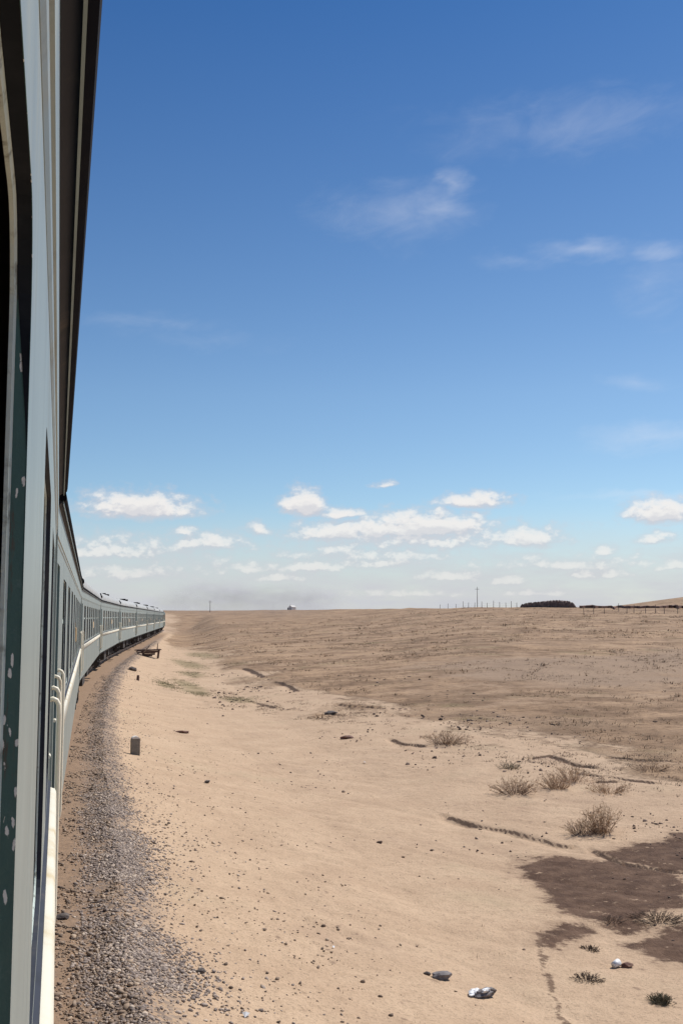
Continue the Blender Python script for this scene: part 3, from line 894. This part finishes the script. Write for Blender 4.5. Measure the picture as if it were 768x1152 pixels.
for yc in (4.0, 13.2):
    mb = MB()
    for s in (-1, 1): mb.box(s * 1.05 - .08, s * 1.05 + .08, yc - 2.4, yc + 2.4, .45, .7)
    bo = mb.build('bogie', M['under'], lr)
    for dy in (-1.8, 0, 1.8):
        for s in (-1, 1):
            w_ = MB(); w_.disc_x(s * .765, yc + dy, .525, .525, .14, 20); w_.build('wheel', M['under'], bo)
tag(lr, 'dark diesel locomotive at the far head of the train under the smoke', 'locomotive')
LOCO_Y = y

# rails under the train
mbs = [MB(), MB()]
yy = list(np.arange(-60, 236, 2.0))
for s, q in zip((-1, 1), mbs):
    pr = [(-.07, -.17), (.07, -.17), (.07, -.155), (.012, -.14), (.012, -.04), (.036, -.03), (.036, 0), (-.036, 0), (-.036, -.03), (-.012, -.04), (-.012, -.14), (-.07, -.155)]
    V = []; F = []
    for i, yv in enumerate(yy):
        cx = -1.58 + float(curve(yv)) + s * .76
        V += [(cx + a, yv, c_ - .004) for a, c_ in pr]
        if i: F += [((i - 1) * 12 + k, (i - 1) * 12 + (k + 1) % 12, i * 12 + (k + 1) % 12, i * 12 + k) for k in range(12)]
    q.add(V, F)
tr = empty('railway_track', (0, 0, 0)); tag(tr, kind='structure')
for q in mbs: q.build('rail', M['steel'], tr)


# ------------------------------------------------------------------ gravel, pebbles and grass
ico_v = []
ph = (1 + 5 ** .5) / 2
for a, b_ in ((-1, ph), (1, ph), (-1, -ph), (1, -ph)): ico_v += [(a, b_, 0)]
for a, b_ in ((-1, ph), (1, ph), (-1, -ph), (1, -ph)): ico_v += [(0, a, b_)]
for a, b_ in ((ph, -1), (ph, 1), (-ph, -1), (-ph, 1)): ico_v += [(a, 0, b_)]
ico_v = np.array(ico_v) / math.hypot(1, ph)
ICO_F = np.array([(0, 11, 5), (0, 5, 1), (0, 1, 7), (0, 7, 10), (0, 10, 11), (1, 5, 9), (5, 11, 4), (11, 10, 2), (10, 7, 6), (7, 1, 8), (3, 9, 4), (3, 4, 2), (3, 2, 6), (3, 6, 8), (3, 8, 9), (4, 9, 5), (2, 4, 11), (6, 2, 10), (8, 6, 7), (9, 8, 1)])


def stones(px, py, size, sink=.25):
    n = len(px)
    V = ico_v[None] * (1 + .28 * rng.standard_normal((n, 12, 1)).clip(-1.4, 1.4))
    V = V * np.stack([rng.uniform(.75, 1.45, n), rng.uniform(.6, 1.0, n), rng.uniform(.4, .8, n)], -1)[:, None]
    tl = rng.uniform(-.5, .5, n); ct, st_ = np.cos(tl)[:, None], np.sin(tl)[:, None]
    V = np.stack([V[..., 0] * ct - V[..., 2] * st_, V[..., 1], V[..., 0] * st_ + V[..., 2] * ct], -1)
    a = rng.uniform(0, 6.28, n); ca, sa = np.cos(a)[:, None], np.sin(a)[:, None]
    V = np.stack([V[..., 0] * ca - V[..., 1] * sa, V[..., 0] * sa + V[..., 1] * ca, V[..., 2]], -1)
    V = V * size[:, None, None]
    V[..., 0] += px[:, None]; V[..., 1] += py[:, None]; V[..., 2] += (height(px, py) + size * .6 * (.6 - sink))[:, None]
    T = (ICO_F[None] + 12 * np.arange(n)[:, None, None]).reshape(-1, 3)
    sh_ = np.repeat(rng.uniform(0, 1, n) ** 1.3, 12)
    return V.reshape(-1, 3), T, sh_


def gravel_points(n, y0, y1):
    py = np.exp(rng.uniform(math.log(y0), math.log(y1), n))
    cl = rng.standard_normal(n)
    # the band widens towards the viewer and frays on its outer edge
    wdt = .34 + .10 * sstep(22, 7, py)
    t = 2.26 + .08 * np.sin(py * .9) + cl * wdt * .74 + np.where(rng.uniform(0, 1, n) < .05, np.abs(rng.standard_normal(n)) * .7, 0)
    px = t - 1.58 + curve(py)
    keep = (t > 1.66 + .25 * rng.uniform(0, 1, n)) & (fbm(px / .7, py / 1.0, 4, 91) + .16 * rng.standard_normal(n) > -.06)
    return px[keep], py[keep]


gx1, gy1 = gravel_points(42000, 6.8, 20)
gx2, gy2 = gravel_points(24000, 18, 140)
gsx = np.concatenate([gx1, gx2]); gsy = np.concatenate([gy1, gy2])
gs = np.exp(rng.normal(math.log(.0125), .40, len(gsx))) * (1 + .35 * sstep(20, 80, gsy)); gs = gs.clip(.006, .030)
V, T, S = stones(gsx, gsy, gs, .42)
tag(link('ballast_gravel', np_mesh('ballast_gravel', V, T, False, {'shade': S}), M['gravel']), 'grey ballast gravel in a ragged band beside the train', 'gravel', kind='stuff')

n = 3400
py = np.exp(rng.uniform(math.log(7.5), math.log(70), n)); t = 2.5 + np.abs(rng.standard_normal(n)) * 1.3 + rng.uniform(0, .6, n)
px = t - 1.58 + curve(py); k_ = fbm(px / .9, py / 1.4, 3, 95) + .15 * rng.standard_normal(n) > .0
px, py = px[k_], py[k_]
qx = rng.uniform(3, 15, 3000); qy = rng.uniform(9, 36, 3000); k_ = fbm(qx / 1.3, qy / 1.3, 3, 96) > .10
px = np.concatenate([px, qx[k_]]); py = np.concatenate([py, qy[k_]])
bx_ = rng.uniform(1.5, 2.3, 12000); by_ = np.exp(rng.uniform(math.log(8), math.log(60), 12000)); bx_ = bx_ - 1.58 + curve(by_); k_ = fbm(bx_ / .5, by_ / .9, 3, 97) > -.08
px = np.concatenate([px, bx_[k_]]); py = np.concatenate([py, by_[k_]])
V, T, S = stones(px, py, np.exp(rng.normal(math.log(.011), .5, len(px))).clip(.006, .045))
tag(link('scattered_pebbles', np_mesh('scattered_pebbles', V, T, False, {'shade': S}), M['pebble']), 'small pebbles strewn over the sand slope', 'pebbles', kind='stuff')


def wedge(n, r0, r1, b0=-2, b1=38):
    r = np.exp(rng.uniform(math.log(r0), math.log(r1), n)); a = np.radians(rng.uniform(b0, b1, n))
    return r * np.sin(a), r * np.cos(a)


# dark clods and litter along the broken ground between sand and steppe
qx, qy = wedge(16000, 13, 75, 8, 38)
e_ = np.interp(qy, SAND_EDGE_Y, SAND_EDGE_X)
k_ = (np.exp(-((qx - e_ + .5) / (2.6 + .05 * qy)) ** 2) * np.clip(4.5 * fbm(qx / 2.0, qy / 4.5, 4, 121), 0, 1) > rng.uniform(0, 1, len(qx))) & (lateral(qx, qy) > 6)
qx, qy = qx[k_], qy[k_]
V, T, S = stones(qx, qy, np.exp(rng.normal(math.log(.022), .5, len(qx))).clip(.008, .08) * (1 + sstep(20, 60, qy)), .45)
tag(link('earth_clods', np_mesh('earth_clods', V, T, False, {'shade': S}), M['clod']), 'dark earth clods littering the broken edge of the sand', 'clods', kind='stuff')


def tufts(px, py, hgt, blades=7, spread=.55, flop=1.2):
    n = len(px)
    a = rng.uniform(0, 6.28, (n, blades)); lean = rng.uniform(.15 if flop < 1.3 else .6, flop, (n, blades)); ln = rng.uniform(.5, 1.1, (n, blades)) * hgt[:, None]
    bx = rng.normal(0, 1, (n, blades)) * hgt[:, None] * spread; by = rng.normal(0, 1, (n, blades)) * hgt[:, None] * spread
    base = np.stack([px[:, None] + bx, py[:, None] + by, np.broadcast_to(height(px, py)[:, None], bx.shape) - .01], -1)
    dirv = np.stack([np.cos(a) * np.sin(lean), np.sin(a) * np.sin(lean), np.cos(lean)], -1)
    sidev = np.stack([-np.sin(a), np.cos(a), np.zeros_like(a)], -1) * (hgt[:, None, None] * .10)
    tip = base + dirv * ln[..., None]
    V = np.stack([base - sidev, base + sidev, tip], 2).reshape(-1, 3)
    T = np.arange(len(V)).reshape(-1, 3)
    return V, T, np.repeat(rng.uniform(0, 1, n), blades * 3)


tx, ty = wedge(80000, 14, 260)
s_ = scrub_amount(tx, ty)
cl = fbm(tx / 3.5, ty / 3.5, 4, 101)
keep = (rng.uniform(0, 1, len(tx)) < s_ * np.clip(.30 + 3.4 * cl, .02, 1)) & (lateral(tx, ty) > 7)
tx, ty = tx[keep], ty[keep]
th = np.exp(rng.normal(math.log(.065), .5, len(tx))).clip(.02, .30) * (1 + 1.3 * sstep(30, 150, np.hypot(tx, ty)))
V, T, S = tufts(tx, ty, th, 9, .7, 1.45)
tag(link('dry_grass', np_mesh('dry_grass', V, T, False, {'shade': S}), M['tuft']), 'low dry steppe grass covering the plain', 'grass', kind='stuff')

gxs, gys = [], []
for (a, b_, c_, d_) in GREEN:
    k = 420
    gxs.append(a + rng.normal(0, .55, k) * c_); gys.append(b_ + rng.normal(0, .55, k) * d_)
gxs = np.concatenate(gxs); gys = np.concatenate(gys)
k_ = fbm(gxs / 1.2, gys / 1.6, 3, 111) > -.02
V, T, S = tufts(gxs[k_], gys[k_], rng.uniform(.03, .10, k_.sum()))
tag(link('green_grass', np_mesh('green_grass', V, T, False, {'shade': S}), M['greentuft']), 'thin patches of green grass in the dry wash', 'grass', kind='stuff')


# ------------------------------------------------------------------ bushes
def bush(name, x, y, h, w, label, cat='bush', n=170, matb='drybush', matt='drytip', lean=(0, 0), group='dry bushes on the sand'):
    root = empty(name, (x, y, gz(x, y) - .02), random.uniform(0, 6.28))
    br = MB(); tw = MB()
    for i in range(n):
        a = random.uniform(0, 6.283); u = random.random() ** .6
        r0 = u * w * .22
        r0 *= 1.7; b0 = Vector((math.cos(a) * r0, math.sin(a) * r0, 0))
        d = Vector((math.cos(a) * u * w * .5 + lean[0] * h, math.sin(a) * u * w * .5 + lean[1] * h, h * random.uniform(.45, 1.0) * (1 - .45 * u * u)))
        mid = b0 + d * .5 + Vector((random.gauss(0, .11), random.gauss(0, .11), random.gauss(.02, .07))) * h
        end = b0 + d + Vector((random.gauss(0, .12), random.gauss(0, .12), random.gauss(0, .06))) * h
        br.tube([b0, mid, end], .0045 * (.6 + h), 3, .0018)
        for j in range(7):
            f = random.uniform(.25, 1.0); p = mid.lerp(end, f) if f > .4 else b0.lerp(mid, f + .4)
            q = p + Vector((random.gauss(0, 1), random.gauss(0, 1), abs(random.gauss(.4, .7)))).normalized() * h * random.uniform(.10, .26)
            s = Vector((random.gauss(0, 1), random.gauss(0, 1), random.gauss(0, .5))).normalized() * .0042 * (.6 + h)
            tw.add([p - s, p + s, q], [(0, 1, 2)])
            q2 = p.lerp(q, .5); q3 = q2 + Vector((random.gauss(0, 1), random.gauss(0, 1), random.gauss(.3, .6))).normalized() * h * .09
            tw.add([q2 - s, q2 + s, q3], [(0, 1, 2)])
    tag(br.build('branches', M[matb], root), kind='stuff'); tag(tw.build('twigs', M[matt], root), kind='stuff')
    tag(root, label, cat, group)
    return root


bush('dry_bush', 10.25, 18.85, .60, .46, 'tall dry twiggy bush above the wet dark patch', n=105)
bush('dry_bush', 9.85, 18.9, .30, .50, 'low half of dry bush with dark twigs left of the tall bush', n=80, matb='darkbush')
bush('dry_bush', 10.36, 23.1, .42, .72, 'rounded brown bush with a dark left side, left of the wash bank', n=130, matb='darkbush')
bush('dry_bush', 11.5, 23.3, .42, .55, 'thin pale dry bush right of the rounded brown bush', n=110)
bush('dry_bush', 12.4, 22.4, .30, .7, 'sparse pale bush at the foot of the far bank, rightmost of three', n=100)
bush('dry_bush', 12.3, 24.0, .40, .7, 'small faint dry bush behind the sparse pale bush', n=80)
bush('dry_bush', 11.73, 31.2, .46, .95, 'solitary dark brown bush in the middle distance on a sand ledge', n=150, matb='darkbush')
bush('scrub_tuft', 11.59, 26.2, .26, .45, 'small dark green tuft alone on the sand in front of bank', n=70, matb='greenbush', matt='greenbush', cat='tuft')
bush('scrub_tuft', 6.48, 10.68, .14, .17, 'grey-green spiky tuft nearest the lower right corner', n=150, matb='greenbush', matt='greenbush', cat='tuft')
bush('scrub_tuft', 6.02, 11.47, .085, .24, 'flat dark dead tuft beside the damp trail', n=120, matb='scrubdark', matt='scrubdark', cat='tuft')
bush('scrub_tuft', 6.63, 12.55, .07, .17, 'small flat dead tuft just below the jagged wet edge', n=90, matb='scrubdark', matt='scrubdark', cat='tuft')
bush('scrub_tuft', 8.27, 13.62, .12, .50, 'wide dark dead tuft at the lower edge of wet patch', n=170, matb='scrubdark', matt='scrubdark', cat='tuft')
bush('scrub_tuft', 7.62, 13.75, .10, .25, 'tiny dark tuft inside the wet patch near its lower end', n=60, matb='darkbush', matt='darkbush', cat='tuft')
bush('scrub_tuft', 14.9, 24.7, .25, .7, 'brown scrub tuft at the right edge above the wet ground', n=90, matb='darkbush', cat='tuft')
# dark scrub along the eroded banks: one tangled mass of short twigs
spots = [(13.2, 27.9), (13.8, 26.6), (13.9, 25.2), (13.4, 24.2), (14.6, 25.8), (12.8, 28.6), (12.6, 43.5), (13.6, 42.4), (11.2, 42.0), (9.5, 48.5), (10.2, 46.8), (15.4, 26.6), (16.3, 25.7), (12.0, 33.0), (13.2, 31.5), (15.0, 36.0), (9.6, 56.0), (11.0, 60.0), (13.2, 52.0), (17.5, 30.0), (10.8, 38.5), (8.3, 47.0)]
sx_ = np.concatenate([a_ + rng.normal(0, .55, 70) * (1 + .02 * b_) for a_, b_ in spots]); sy_ = np.concatenate([b_ + rng.normal(0, .9, 70) * (1 + .02 * b_) for a_, b_ in spots])
k_ = fbm(sx_ / .8, sy_ / 1.2, 3, 131) > -.03
sx_, sy_ = sx_[k_], sy_[k_]
V, T, S = tufts(sx_, sy_, rng.uniform(.03, .085, len(sx_)) * (1 + .014 * sy_), 16, 1.0, 1.5)
tag(link('bank_scrub', np_mesh('bank_scrub', V, T, False, {'shade': S}), M['scrubmass']), 'low dark scrub tangled along the eroded banks of the wash', 'scrub', kind='stuff')
# dead stubble thinly spread over the sand
ux = rng.uniform(2.2, 14, 5200); uy = 8 + 40 * rng.uniform(0, 1, 5200) ** 1.6
k_ = (fbm(ux / 1.4, uy / 2.2, 4, 141) > .06) & (lateral(ux, uy) > 3.2)
ux, uy = ux[k_], uy[k_]
V, T, S = tufts(ux, uy, np.exp(rng.normal(math.log(.022), .4, len(ux))), 5, .8)
tag(link('dead_stubble', np_mesh('dead_stubble', V, T, False, {'shade': S}), M['tuft']), 'sparse dead grass stubble scattered over the pale sand', 'stubble', kind='stuff')


# ------------------------------------------------------------------ marker post, debris and single stones
def slab_post(x, y, w, d, h, rz, label):
    z = gz(x, y)
    root = empty('marker_post', (x, y, z - .1), rz)
    prof = [(-w / 2, 0), (w / 2, 0), (w / 2, h - w * .28)] + [(w / 2 * math.cos(rad(a)), h - w * .28 + w * .42 * math.sin(rad(a))) for a in range(20, 180, 20)] + [(-w / 2, h - w * .28)]
    mb = MB(); mb.extrude_y(prof, -d / 2, d / 2); mb.build('stone', M['concrete'], root)
    cap = [(q[0] * 1.01, q[1] + .004) for q in prof if q[1] > h - w * .2]
    mb = MB(); mb.extrude_y(cap, -d / 2 - .003, d / 2 + .003); mb.build('painted_top', M['whitewash'], root)
    tag(root, label, 'marker post')


slab_post(1.91, 26.8, .21, .15, .52, .12, 'grey concrete marker post with rounded pale top beside the ballast')
mb = MB(); mb.tube([(0, 0, -.1), (.02, 0, .28)], .09, 7, .07); o = mb.build('timber_stub', M['wood'], None, loc=(4.31, 59.6, gz(4.31, 59.6))); tag(o, 'short dark timber stub on the slope below the broken trolley', 'stub')


def rock(name, x, y, s, label, mat='rock', sc=(1.3, .9, .6), rz=None, group=None, cat='rock', sink=.1):
    q = random.Random(hash(name + str(round(x * 97 + y * 31))) & 0xffff)
    import bmesh
    bm = bmesh.new(); bmesh.ops.create_icosphere(bm, subdivisions=2, radius=1)
    off = Vector((q.uniform(0, 50), q.uniform(0, 50), q.uniform(0, 50)))
    from mathutils import noise as mn
    for v_ in bm.verts:
        f = 1 + .42 * mn.noise(v_.co * 1.3 + off) + .2 * mn.noise(v_.co * 3.1 + off)
        v_.co = Vector((v_.co.x * sc[0], v_.co.y * sc[1], v_.co.z * sc[2])) * f * s
    me = bpy.data.meshes.new(name); bm.to_mesh(me); bm.free()
    o = link(name, me, M[mat], None, (x, y, gz(x, y) + s * sc[2] * (.75 - sink)), q.uniform(0, 6.28) if rz is None else rz)
    tag(o, label, cat, group)
    return o


rock('rock', 4.16, 11.27, .085, 'blue-grey rock lying alone on the sand in the foreground', sc=(1.4, .9, .55), rz=.1)
rock('rock', 4.02, 11.36, .032, 'small dark stone at the left of the blue-grey rock', 'rockdark')
rock('rock', 4.62, 68.2, .28, 'dark lump of stone at the top of slope near the trolley', 'rockdark')
rock('rock', 4.0, 35.0, .16, 'flat dark slab on the sand slope behind the marker post', 'redbrown', (1.6, .7, .35), rz=-.5)
rock('rock', 10.97, 42.64, .22, 'dark brown clod in the middle of the sandy wash', 'rockdark', (1.5, .8, .5))
rock('rock', 9.45, 34.6, .16, 'brown clod near the middle of sand flat', 'redbrown', (1.4, .8, .45))
rock('rock', 3.36, 24.3, .06, 'lone small dark stone on the slope right of the marker post', 'rockdark')
# a torn white sack with a dark underside
root = empty('torn_sack', (4.45, 10.82, gz(4.45, 10.82)), .5)
def crumple(name, c, sc, mat, seed, parent):
    import bmesh
    from mathutils import noise as mn
    bm = bmesh.new(); bmesh.ops.create_icosphere(bm, subdivisions=3, radius=1); off = Vector((seed, seed * 1.7, seed * .3))
    for v_ in bm.verts:
        f = 1 + .55 * mn.noise(v_.co * 1.6 + off) + .35 * abs(mn.noise(v_.co * 3.7 + off))
        v_.co = Vector((v_.co.x * sc[0], v_.co.y * sc[1], v_.co.z * sc[2])) * f
    me = bpy.data.meshes.new(name); bm.to_mesh(me); bm.free()
    link(name, me, mat, parent, c)


crumple('cloth', (.02, 0, .025), (.125, .060, .045), M['rock'], 3.3, root)
crumple('torn_flap', (-.085, .05, .045), (.075, .045, .030), M['plastic'], 8.1, root)
crumple('torn_flap', (.015, -.035, .068), (.060, .022, .018), M['plastic'], 5.7, root)
crumple('torn_flap', (.115, -.03, .03), (.055, .035, .028), M['rockdark'], 11.9, root)
tag(root, 'crumpled grey and white torn sack lying on the foreground sand', 'sack')
# white cup by a dark stick
root = empty('discarded_cup', (6.62, 11.88, gz(6.62, 11.88) + .035), .4)
mb = MB(); mb.tube([(-.05, 0, 0), (.05, 0, .012)], .034, 14, .045); mb.build('cup', M['plastic'], root, True)
tag(root, 'white cup lying on its side on the sand', 'cup')
rock('rock', 6.76, 11.86, .055, 'dark reddish clod touching the white cup', 'redbrown', (1.5, .7, .6), rz=0)
for (x, y_, s, lab) in ((3.12, 12.0, .022, 'tiny white scrap on the sand left of the rock'), (1.66, 9.4, .035, 'white scrap at the edge of the gravel near the bottom'), (8.5, 29.2, .045, 'white scrap far out on the middle of sand flat')):
    root = empty('white_scrap', (x, y_, gz(x, y_) + .008), random.uniform(0, 3))
    mb = MB(); mb.add([(-s, -s * .6, 0), (s, -s * .5, s * .5), (s * .8, s * .7, s * .2), (-s * .7, s * .6, s * .9), (0, 0, s * 1.1)], [(0, 1, 4), (1, 2, 4), (2, 3, 4), (3, 0, 4), (3, 2, 1, 0)])
    mb.build('scrap', M['plastic'], root); tag(root, lab, 'litter')
rock('ballast_stone', .12, 11.9, .06, 'dark lump lying close under the second coach beside the gravel', 'rockdark', cat='stone')
rock('ballast_stone', 1.40, 10.4, .04, 'larger dark stone at the outer edge of the gravel band', 'rockdark', cat='stone')

# broken timber trolley on the edge of the bank
tx_, ty_ = 7.75, 92.5
root = empty('broken_trolley', (tx_, ty_, gz(tx_, ty_)), -.15)
from mathutils import Euler
for i in range(6):
    mb = MB(); mb.obox((random.uniform(-.12, .06), -.5 + i * .2, .62 + random.uniform(-.02, .03)), (1.9 + random.uniform(-.25, .2), .17, .07), Euler((0, random.uniform(-.03, .03) - .03, random.uniform(-.04, .04)))); mb.build('plank', M['wood'], root)
for x in (-.62, .66):
    for y_ in (-.45, .45):
        mb = MB(); mb.obox((x, y_, .27), (.13, .12, .75), Euler((0, .12 if x > 0 else -.1, 0))); mb.build('leg', M['wood'], root)
mb = MB(); mb.obox((0, -.56, .48), (1.6, .07, .17), Euler((0, -.04, 0))); mb.build('side_beam', M['wood'], root)
for z_, l_, dx_ in ((.40, 1.15, -.15), (.26, 1.0, -.1), (.13, .8, -.22)):
    mb = MB(); mb.obox((dx_, -.5, z_), (l_, .06, .12), Euler((.1, random.gauss(-.03, .03), 0))); mb.build('side_board', M['wood'], root)
mb = MB(); mb.tube([(-.55, -.66, .42), (-.05, -.62, 1.0)], .045, 7); mb.build('pale_pole', M['palewood'], root)
mb = MB(); mb.tube([(.55, .1, .6), (.58, .05, 1.18)], .05, 6, .03); mb.build('upright_stake', M['wood'], root)
for (p, q) in (((-1.35, -.3, .62), (-.5, -.2, .66)), ((-1.25, .1, .5), (-.4, .2, .62)), ((-1.15, -.5, .40), (-.5, -.4, .45))):
    mb = MB(); mb.tube([p, q], .045, 6); mb.build('loose_bar', M['wood'], root)
tag(root, 'broken dark timber trolley with loose bars at the edge of the bank', 'trolley')


# ------------------------------------------------------------------ on the skyline
def polar(px_bearing, r):
    a = rad(px_bearing)
    return r * math.sin(a), r * math.cos(a)


def bearing(px): return 15.0 + math.degrees(math.atan((px - 384) / 1180.0))


def crest(b_, r0=120, r1=300):
    r = np.linspace(r0, r1, 400); a = rad(b_)
    z = height(r * math.sin(a), r * math.cos(a)); k = int(np.argmax((z - EYE) / r))
    return float(r[k])


def fence(pxs, dr, hts, label, thick=.06):
    root = None; prev = None
    for i, px_ in enumerate(pxs):
        bb = bearing(px_); r = crest(bb) + dr; x, y_ = polar(bb, r); z = gz(x, y_)
        if root is None: root = empty('wire_fence', (x, y_, z)); ox, oy, oz = x, y_, z
        h = hts[i % len(hts)]
        mb = MB(); mb.tube([(0, 0, -.2), (random.gauss(0, .05), random.gauss(0, .05), h)], thick, 6, thick * .75)
        mb.build('post', M['post'], root, loc=(x - ox, y_ - oy, z - oz))
        top = Vector((x - ox, y_ - oy, z - oz))
        if prev is not None:
            for f in (.4, .75):
                w_ = MB(); w_.tube([prev[0] + Vector((0, 0, prev[1] * f)), (prev[0] + top) / 2 + Vector((0, 0, (prev[1] + h) / 2 * f - .05)), top + Vector((0, 0, h * f))], .006, 3); w_.build('wire', M['steel'], root)
        prev = (top, h)
    tag(root, label, 'fence')


fence([494, 503, 512, 520, 526, 533, 541, 547, 554, 561, 568, 574, 580], -3, [1.1, 1.35, 1.0, 1.5, 1.2], 'post and wire fence on the skyline left of the dark stack', .06)
fence([655, 666, 678, 694, 703, 711, 724, 735, 745, 760, 772], -40, [1.3, 1.5, 1.2, 1.55], 'post and wire fence below the hill right of the dark stack', .06)
# long dark brushwood stack
bb = bearing(615); rr = crest(bb) - 2; sx, sy = polar(bb, rr)
root = empty('brushwood_stack', (sx, sy, gz(sx, sy)), -rad(bb))
SW = 60 / 1180 * rr / 2 * 1.02
mb = MB(); V = []; F = []
nsx, nsa = 40, 11
for i in range(nsx + 1):
    u = i / nsx; x = (u * 2 - 1) * SW
    top = np.interp(u, [0, .03, .12, .45, .62, .85, .95, 1], [.05, .65, 1.0, 1.35, 1.6, 1.4, 1.05, .1]) + random.uniform(-.07, .07)
    dep = 1.3 * min(1, 6 * min(u, 1 - u) + .25)
    for j in range(nsa):
        a = math.pi * j / (nsa - 1); cs, sn = math.cos(a), math.sin(a)
        V.append((x, -math.copysign(abs(cs) ** .5, cs) * dep + random.uniform(-.08, .08), max(-.3, top * sn ** .45 * random.uniform(.94, 1.04) - .15)))
        if i and j: k = i * nsa + j; F.append((k - nsa - 1, k - nsa, k, k - 1))
mb.add(V, F); mb.build('heap', M['brush'], root)
for i in range(44):
    u = random.uniform(.04, .96); x = (u * 2 - 1) * SW
    top = np.interp(u, [0, .03, .12, .45, .62, .85, .95, 1], [.05, .6, .95, 1.3, 1.55, 1.35, .95, .1])
    mb = MB(); mb.obox((x, -1.34 + random.uniform(-.03, .05), top * .42), (random.uniform(.12, .22), .06, top * random.uniform(.9, 1.12)), Euler((-.06, random.gauss(0, .08), 0))); mb.build('stake', M['brush'], root)
tag(root, 'long low dark brushwood stack on the skyline at the right', 'stack')
# low dark wall of brush behind the right-hand fence
root = None
pts = []
for px_ in np.linspace(650, 790, 40):
    bb = bearing(px_); r = crest(bb) - 8; x, y_ = polar(bb, r); pts.append((x, y_, gz(x, y_)))
ox, oy, oz = pts[0]
root = empty('brush_wall', pts[0]); V = []; F = []
mb = MB()
for i, (x, y_, z) in enumerate(pts):
    h = .42 + .25 * vnoise(np.array([i * .45]), np.array([2.2]), 5)[0] + random.uniform(-.05, .05); d = Vector((x, y_)).normalized()
    for (o_, zz) in ((-.35, -.2), (-.25, h * .8), (.0, h), (.25, h * .8), (.35, -.2)): V.append((x - ox + d.x * o_, y_ - oy + d.y * o_, z - oz + zz))
    if i:
        for j in range(4): k = i * 5 + j; F.append((k - 5, k - 4, k + 1, k))
mb.add(V, F); mb.build('piled_brush', M['redbrown'], root)
tag(root, 'low reddish-brown brush wall running along the ridge to the right edge', 'wall')
# slender mast behind the fence
bb = bearing(536); x, y_ = polar(bb, crest(bb) + 60); root = empty('slender_mast', (x, y_, gz(x, y_)))
mb = MB(); mb.tube([(0, 0, -.3), (0, 0, 6.6)], .11, 8, .06); mb.build('pole', M['post'], root)
mb = MB(); mb.box(-.6, .6, -.04, .04, 5.9, 6.0); mb.build('cross_arm', M['post'], root)
tag(root, 'thin grey mast standing beyond the fence on the skyline', 'mast')
bb = bearing(237); x, y_ = polar(bb, 470); root = empty('telegraph_pole', (x, y_, gz(x, y_)))
mb = MB(); mb.tube([(0, 0, -.3), (0, 0, 5.2)], .14, 8, .09); mb.build('pole', M['post'], root)
mb = MB(); mb.box(-.7, .7, -.05, .05, 4.5, 4.65); mb.build('cross_arm', M['post'], root)
tag(root, 'faint telegraph pole on the horizon in the smoke haze', 'pole')
# white hut far off
bb = bearing(329); rr = crest(bb, 300, 620) - 3; x, y_ = polar(bb, rr); root = empty('white_hut', (x, y_, gz(x, y_)), -rad(bb) - .75)
mb = MB(); mb.extrude_y([(-1.5, -.4), (1.5, -.4), (1.5, 1.9), (0, 2.9), (-1.5, 1.9)], -2, 2); mb.build('wall', M['whitewash'], root)
mb = MB(); mb.add([(-1.7, -2.1, 1.82), (0, -2.1, 2.98), (0, 2.1, 2.98), (-1.7, 2.1, 1.82), (1.7, -2.1, 1.82), (1.7, 2.1, 1.82)], [(0, 1, 2, 3), (1, 4, 5, 2)]); mb.build('roof', M['whitewash'], root)
mb = MB(); mb.box(-3.4, -1.55, -1.2, 1.2, -.4, 1.5); mb.box(-2.0, -1.7, -.2, .2, 1.4, 3.4); mb.build('shed', M['post'], root)
mb = MB(); mb.box(-.4, .4, -2.03, -2.005, -.2, 1.5); mb.build('door', M['wood'], root)
root.scale = (.7, .7, .7)
tag(root, 'tiny white hut with a grey shed on the far horizon', 'hut')

# ------------------------------------------------------------------ exhaust smoke of the locomotive
m = bpy.data.materials.new('exhaust_smoke'); m.use_nodes = True; m.node_tree.nodes.clear()
N = NT(m.node_tree); out = N.n('ShaderNodeOutputMaterial'); pv = N.n('ShaderNodeVolumePrincipled')
pv.inputs['Color'].default_value = (.36, .35, .38, 1)
co = N.n('ShaderNodeTexCoord').outputs['Object']
rr_ = N.m('SUBTRACT', 1.0, N.v('LENGTH', co), clamp=True)
nn = N.noise(N.v('MULTIPLY', co, (2.2, 1.0, 1.4)), 2.0, 4, .6)
dn = N.m('MULTIPLY', N.m('MULTIPLY', N.ramp(rr_, .0, .7), N.ramp(nn, .2, .75)), .05)
N._in(pv.inputs['Density'], dn)
m.node_tree.links.new(pv.outputs[0], out.inputs['Volume'])
import bmesh
sm_root = empty('exhaust_smoke', (0, 0, 0))
LX, LYY = -1.58 + float(curve(LOCO_Y + 8)), LOCO_Y + 8
for (dx, dy, dz, a, b_, c_, rz) in ((3.0, 2, 5.4, 6.5, 4, 2.4, 0), (12, 8, 6.4, 13, 7, 4.6, 0), (28, 18, 6.2, 18, 8, 4.6, 0)):
    bm = bmesh.new(); bmesh.ops.create_icosphere(bm, subdivisions=3, radius=1); me = bpy.data.meshes.new('smoke_puff'); bm.to_mesh(me); bm.free()
    o = link('smoke_puff', me, m, sm_root, (LX + dx, LYY + dy, dz)); o.scale = (a, b_, c_)
tag(sm_root, 'thin grey exhaust smoke drifting right from the locomotive', 'smoke', kind='stuff')
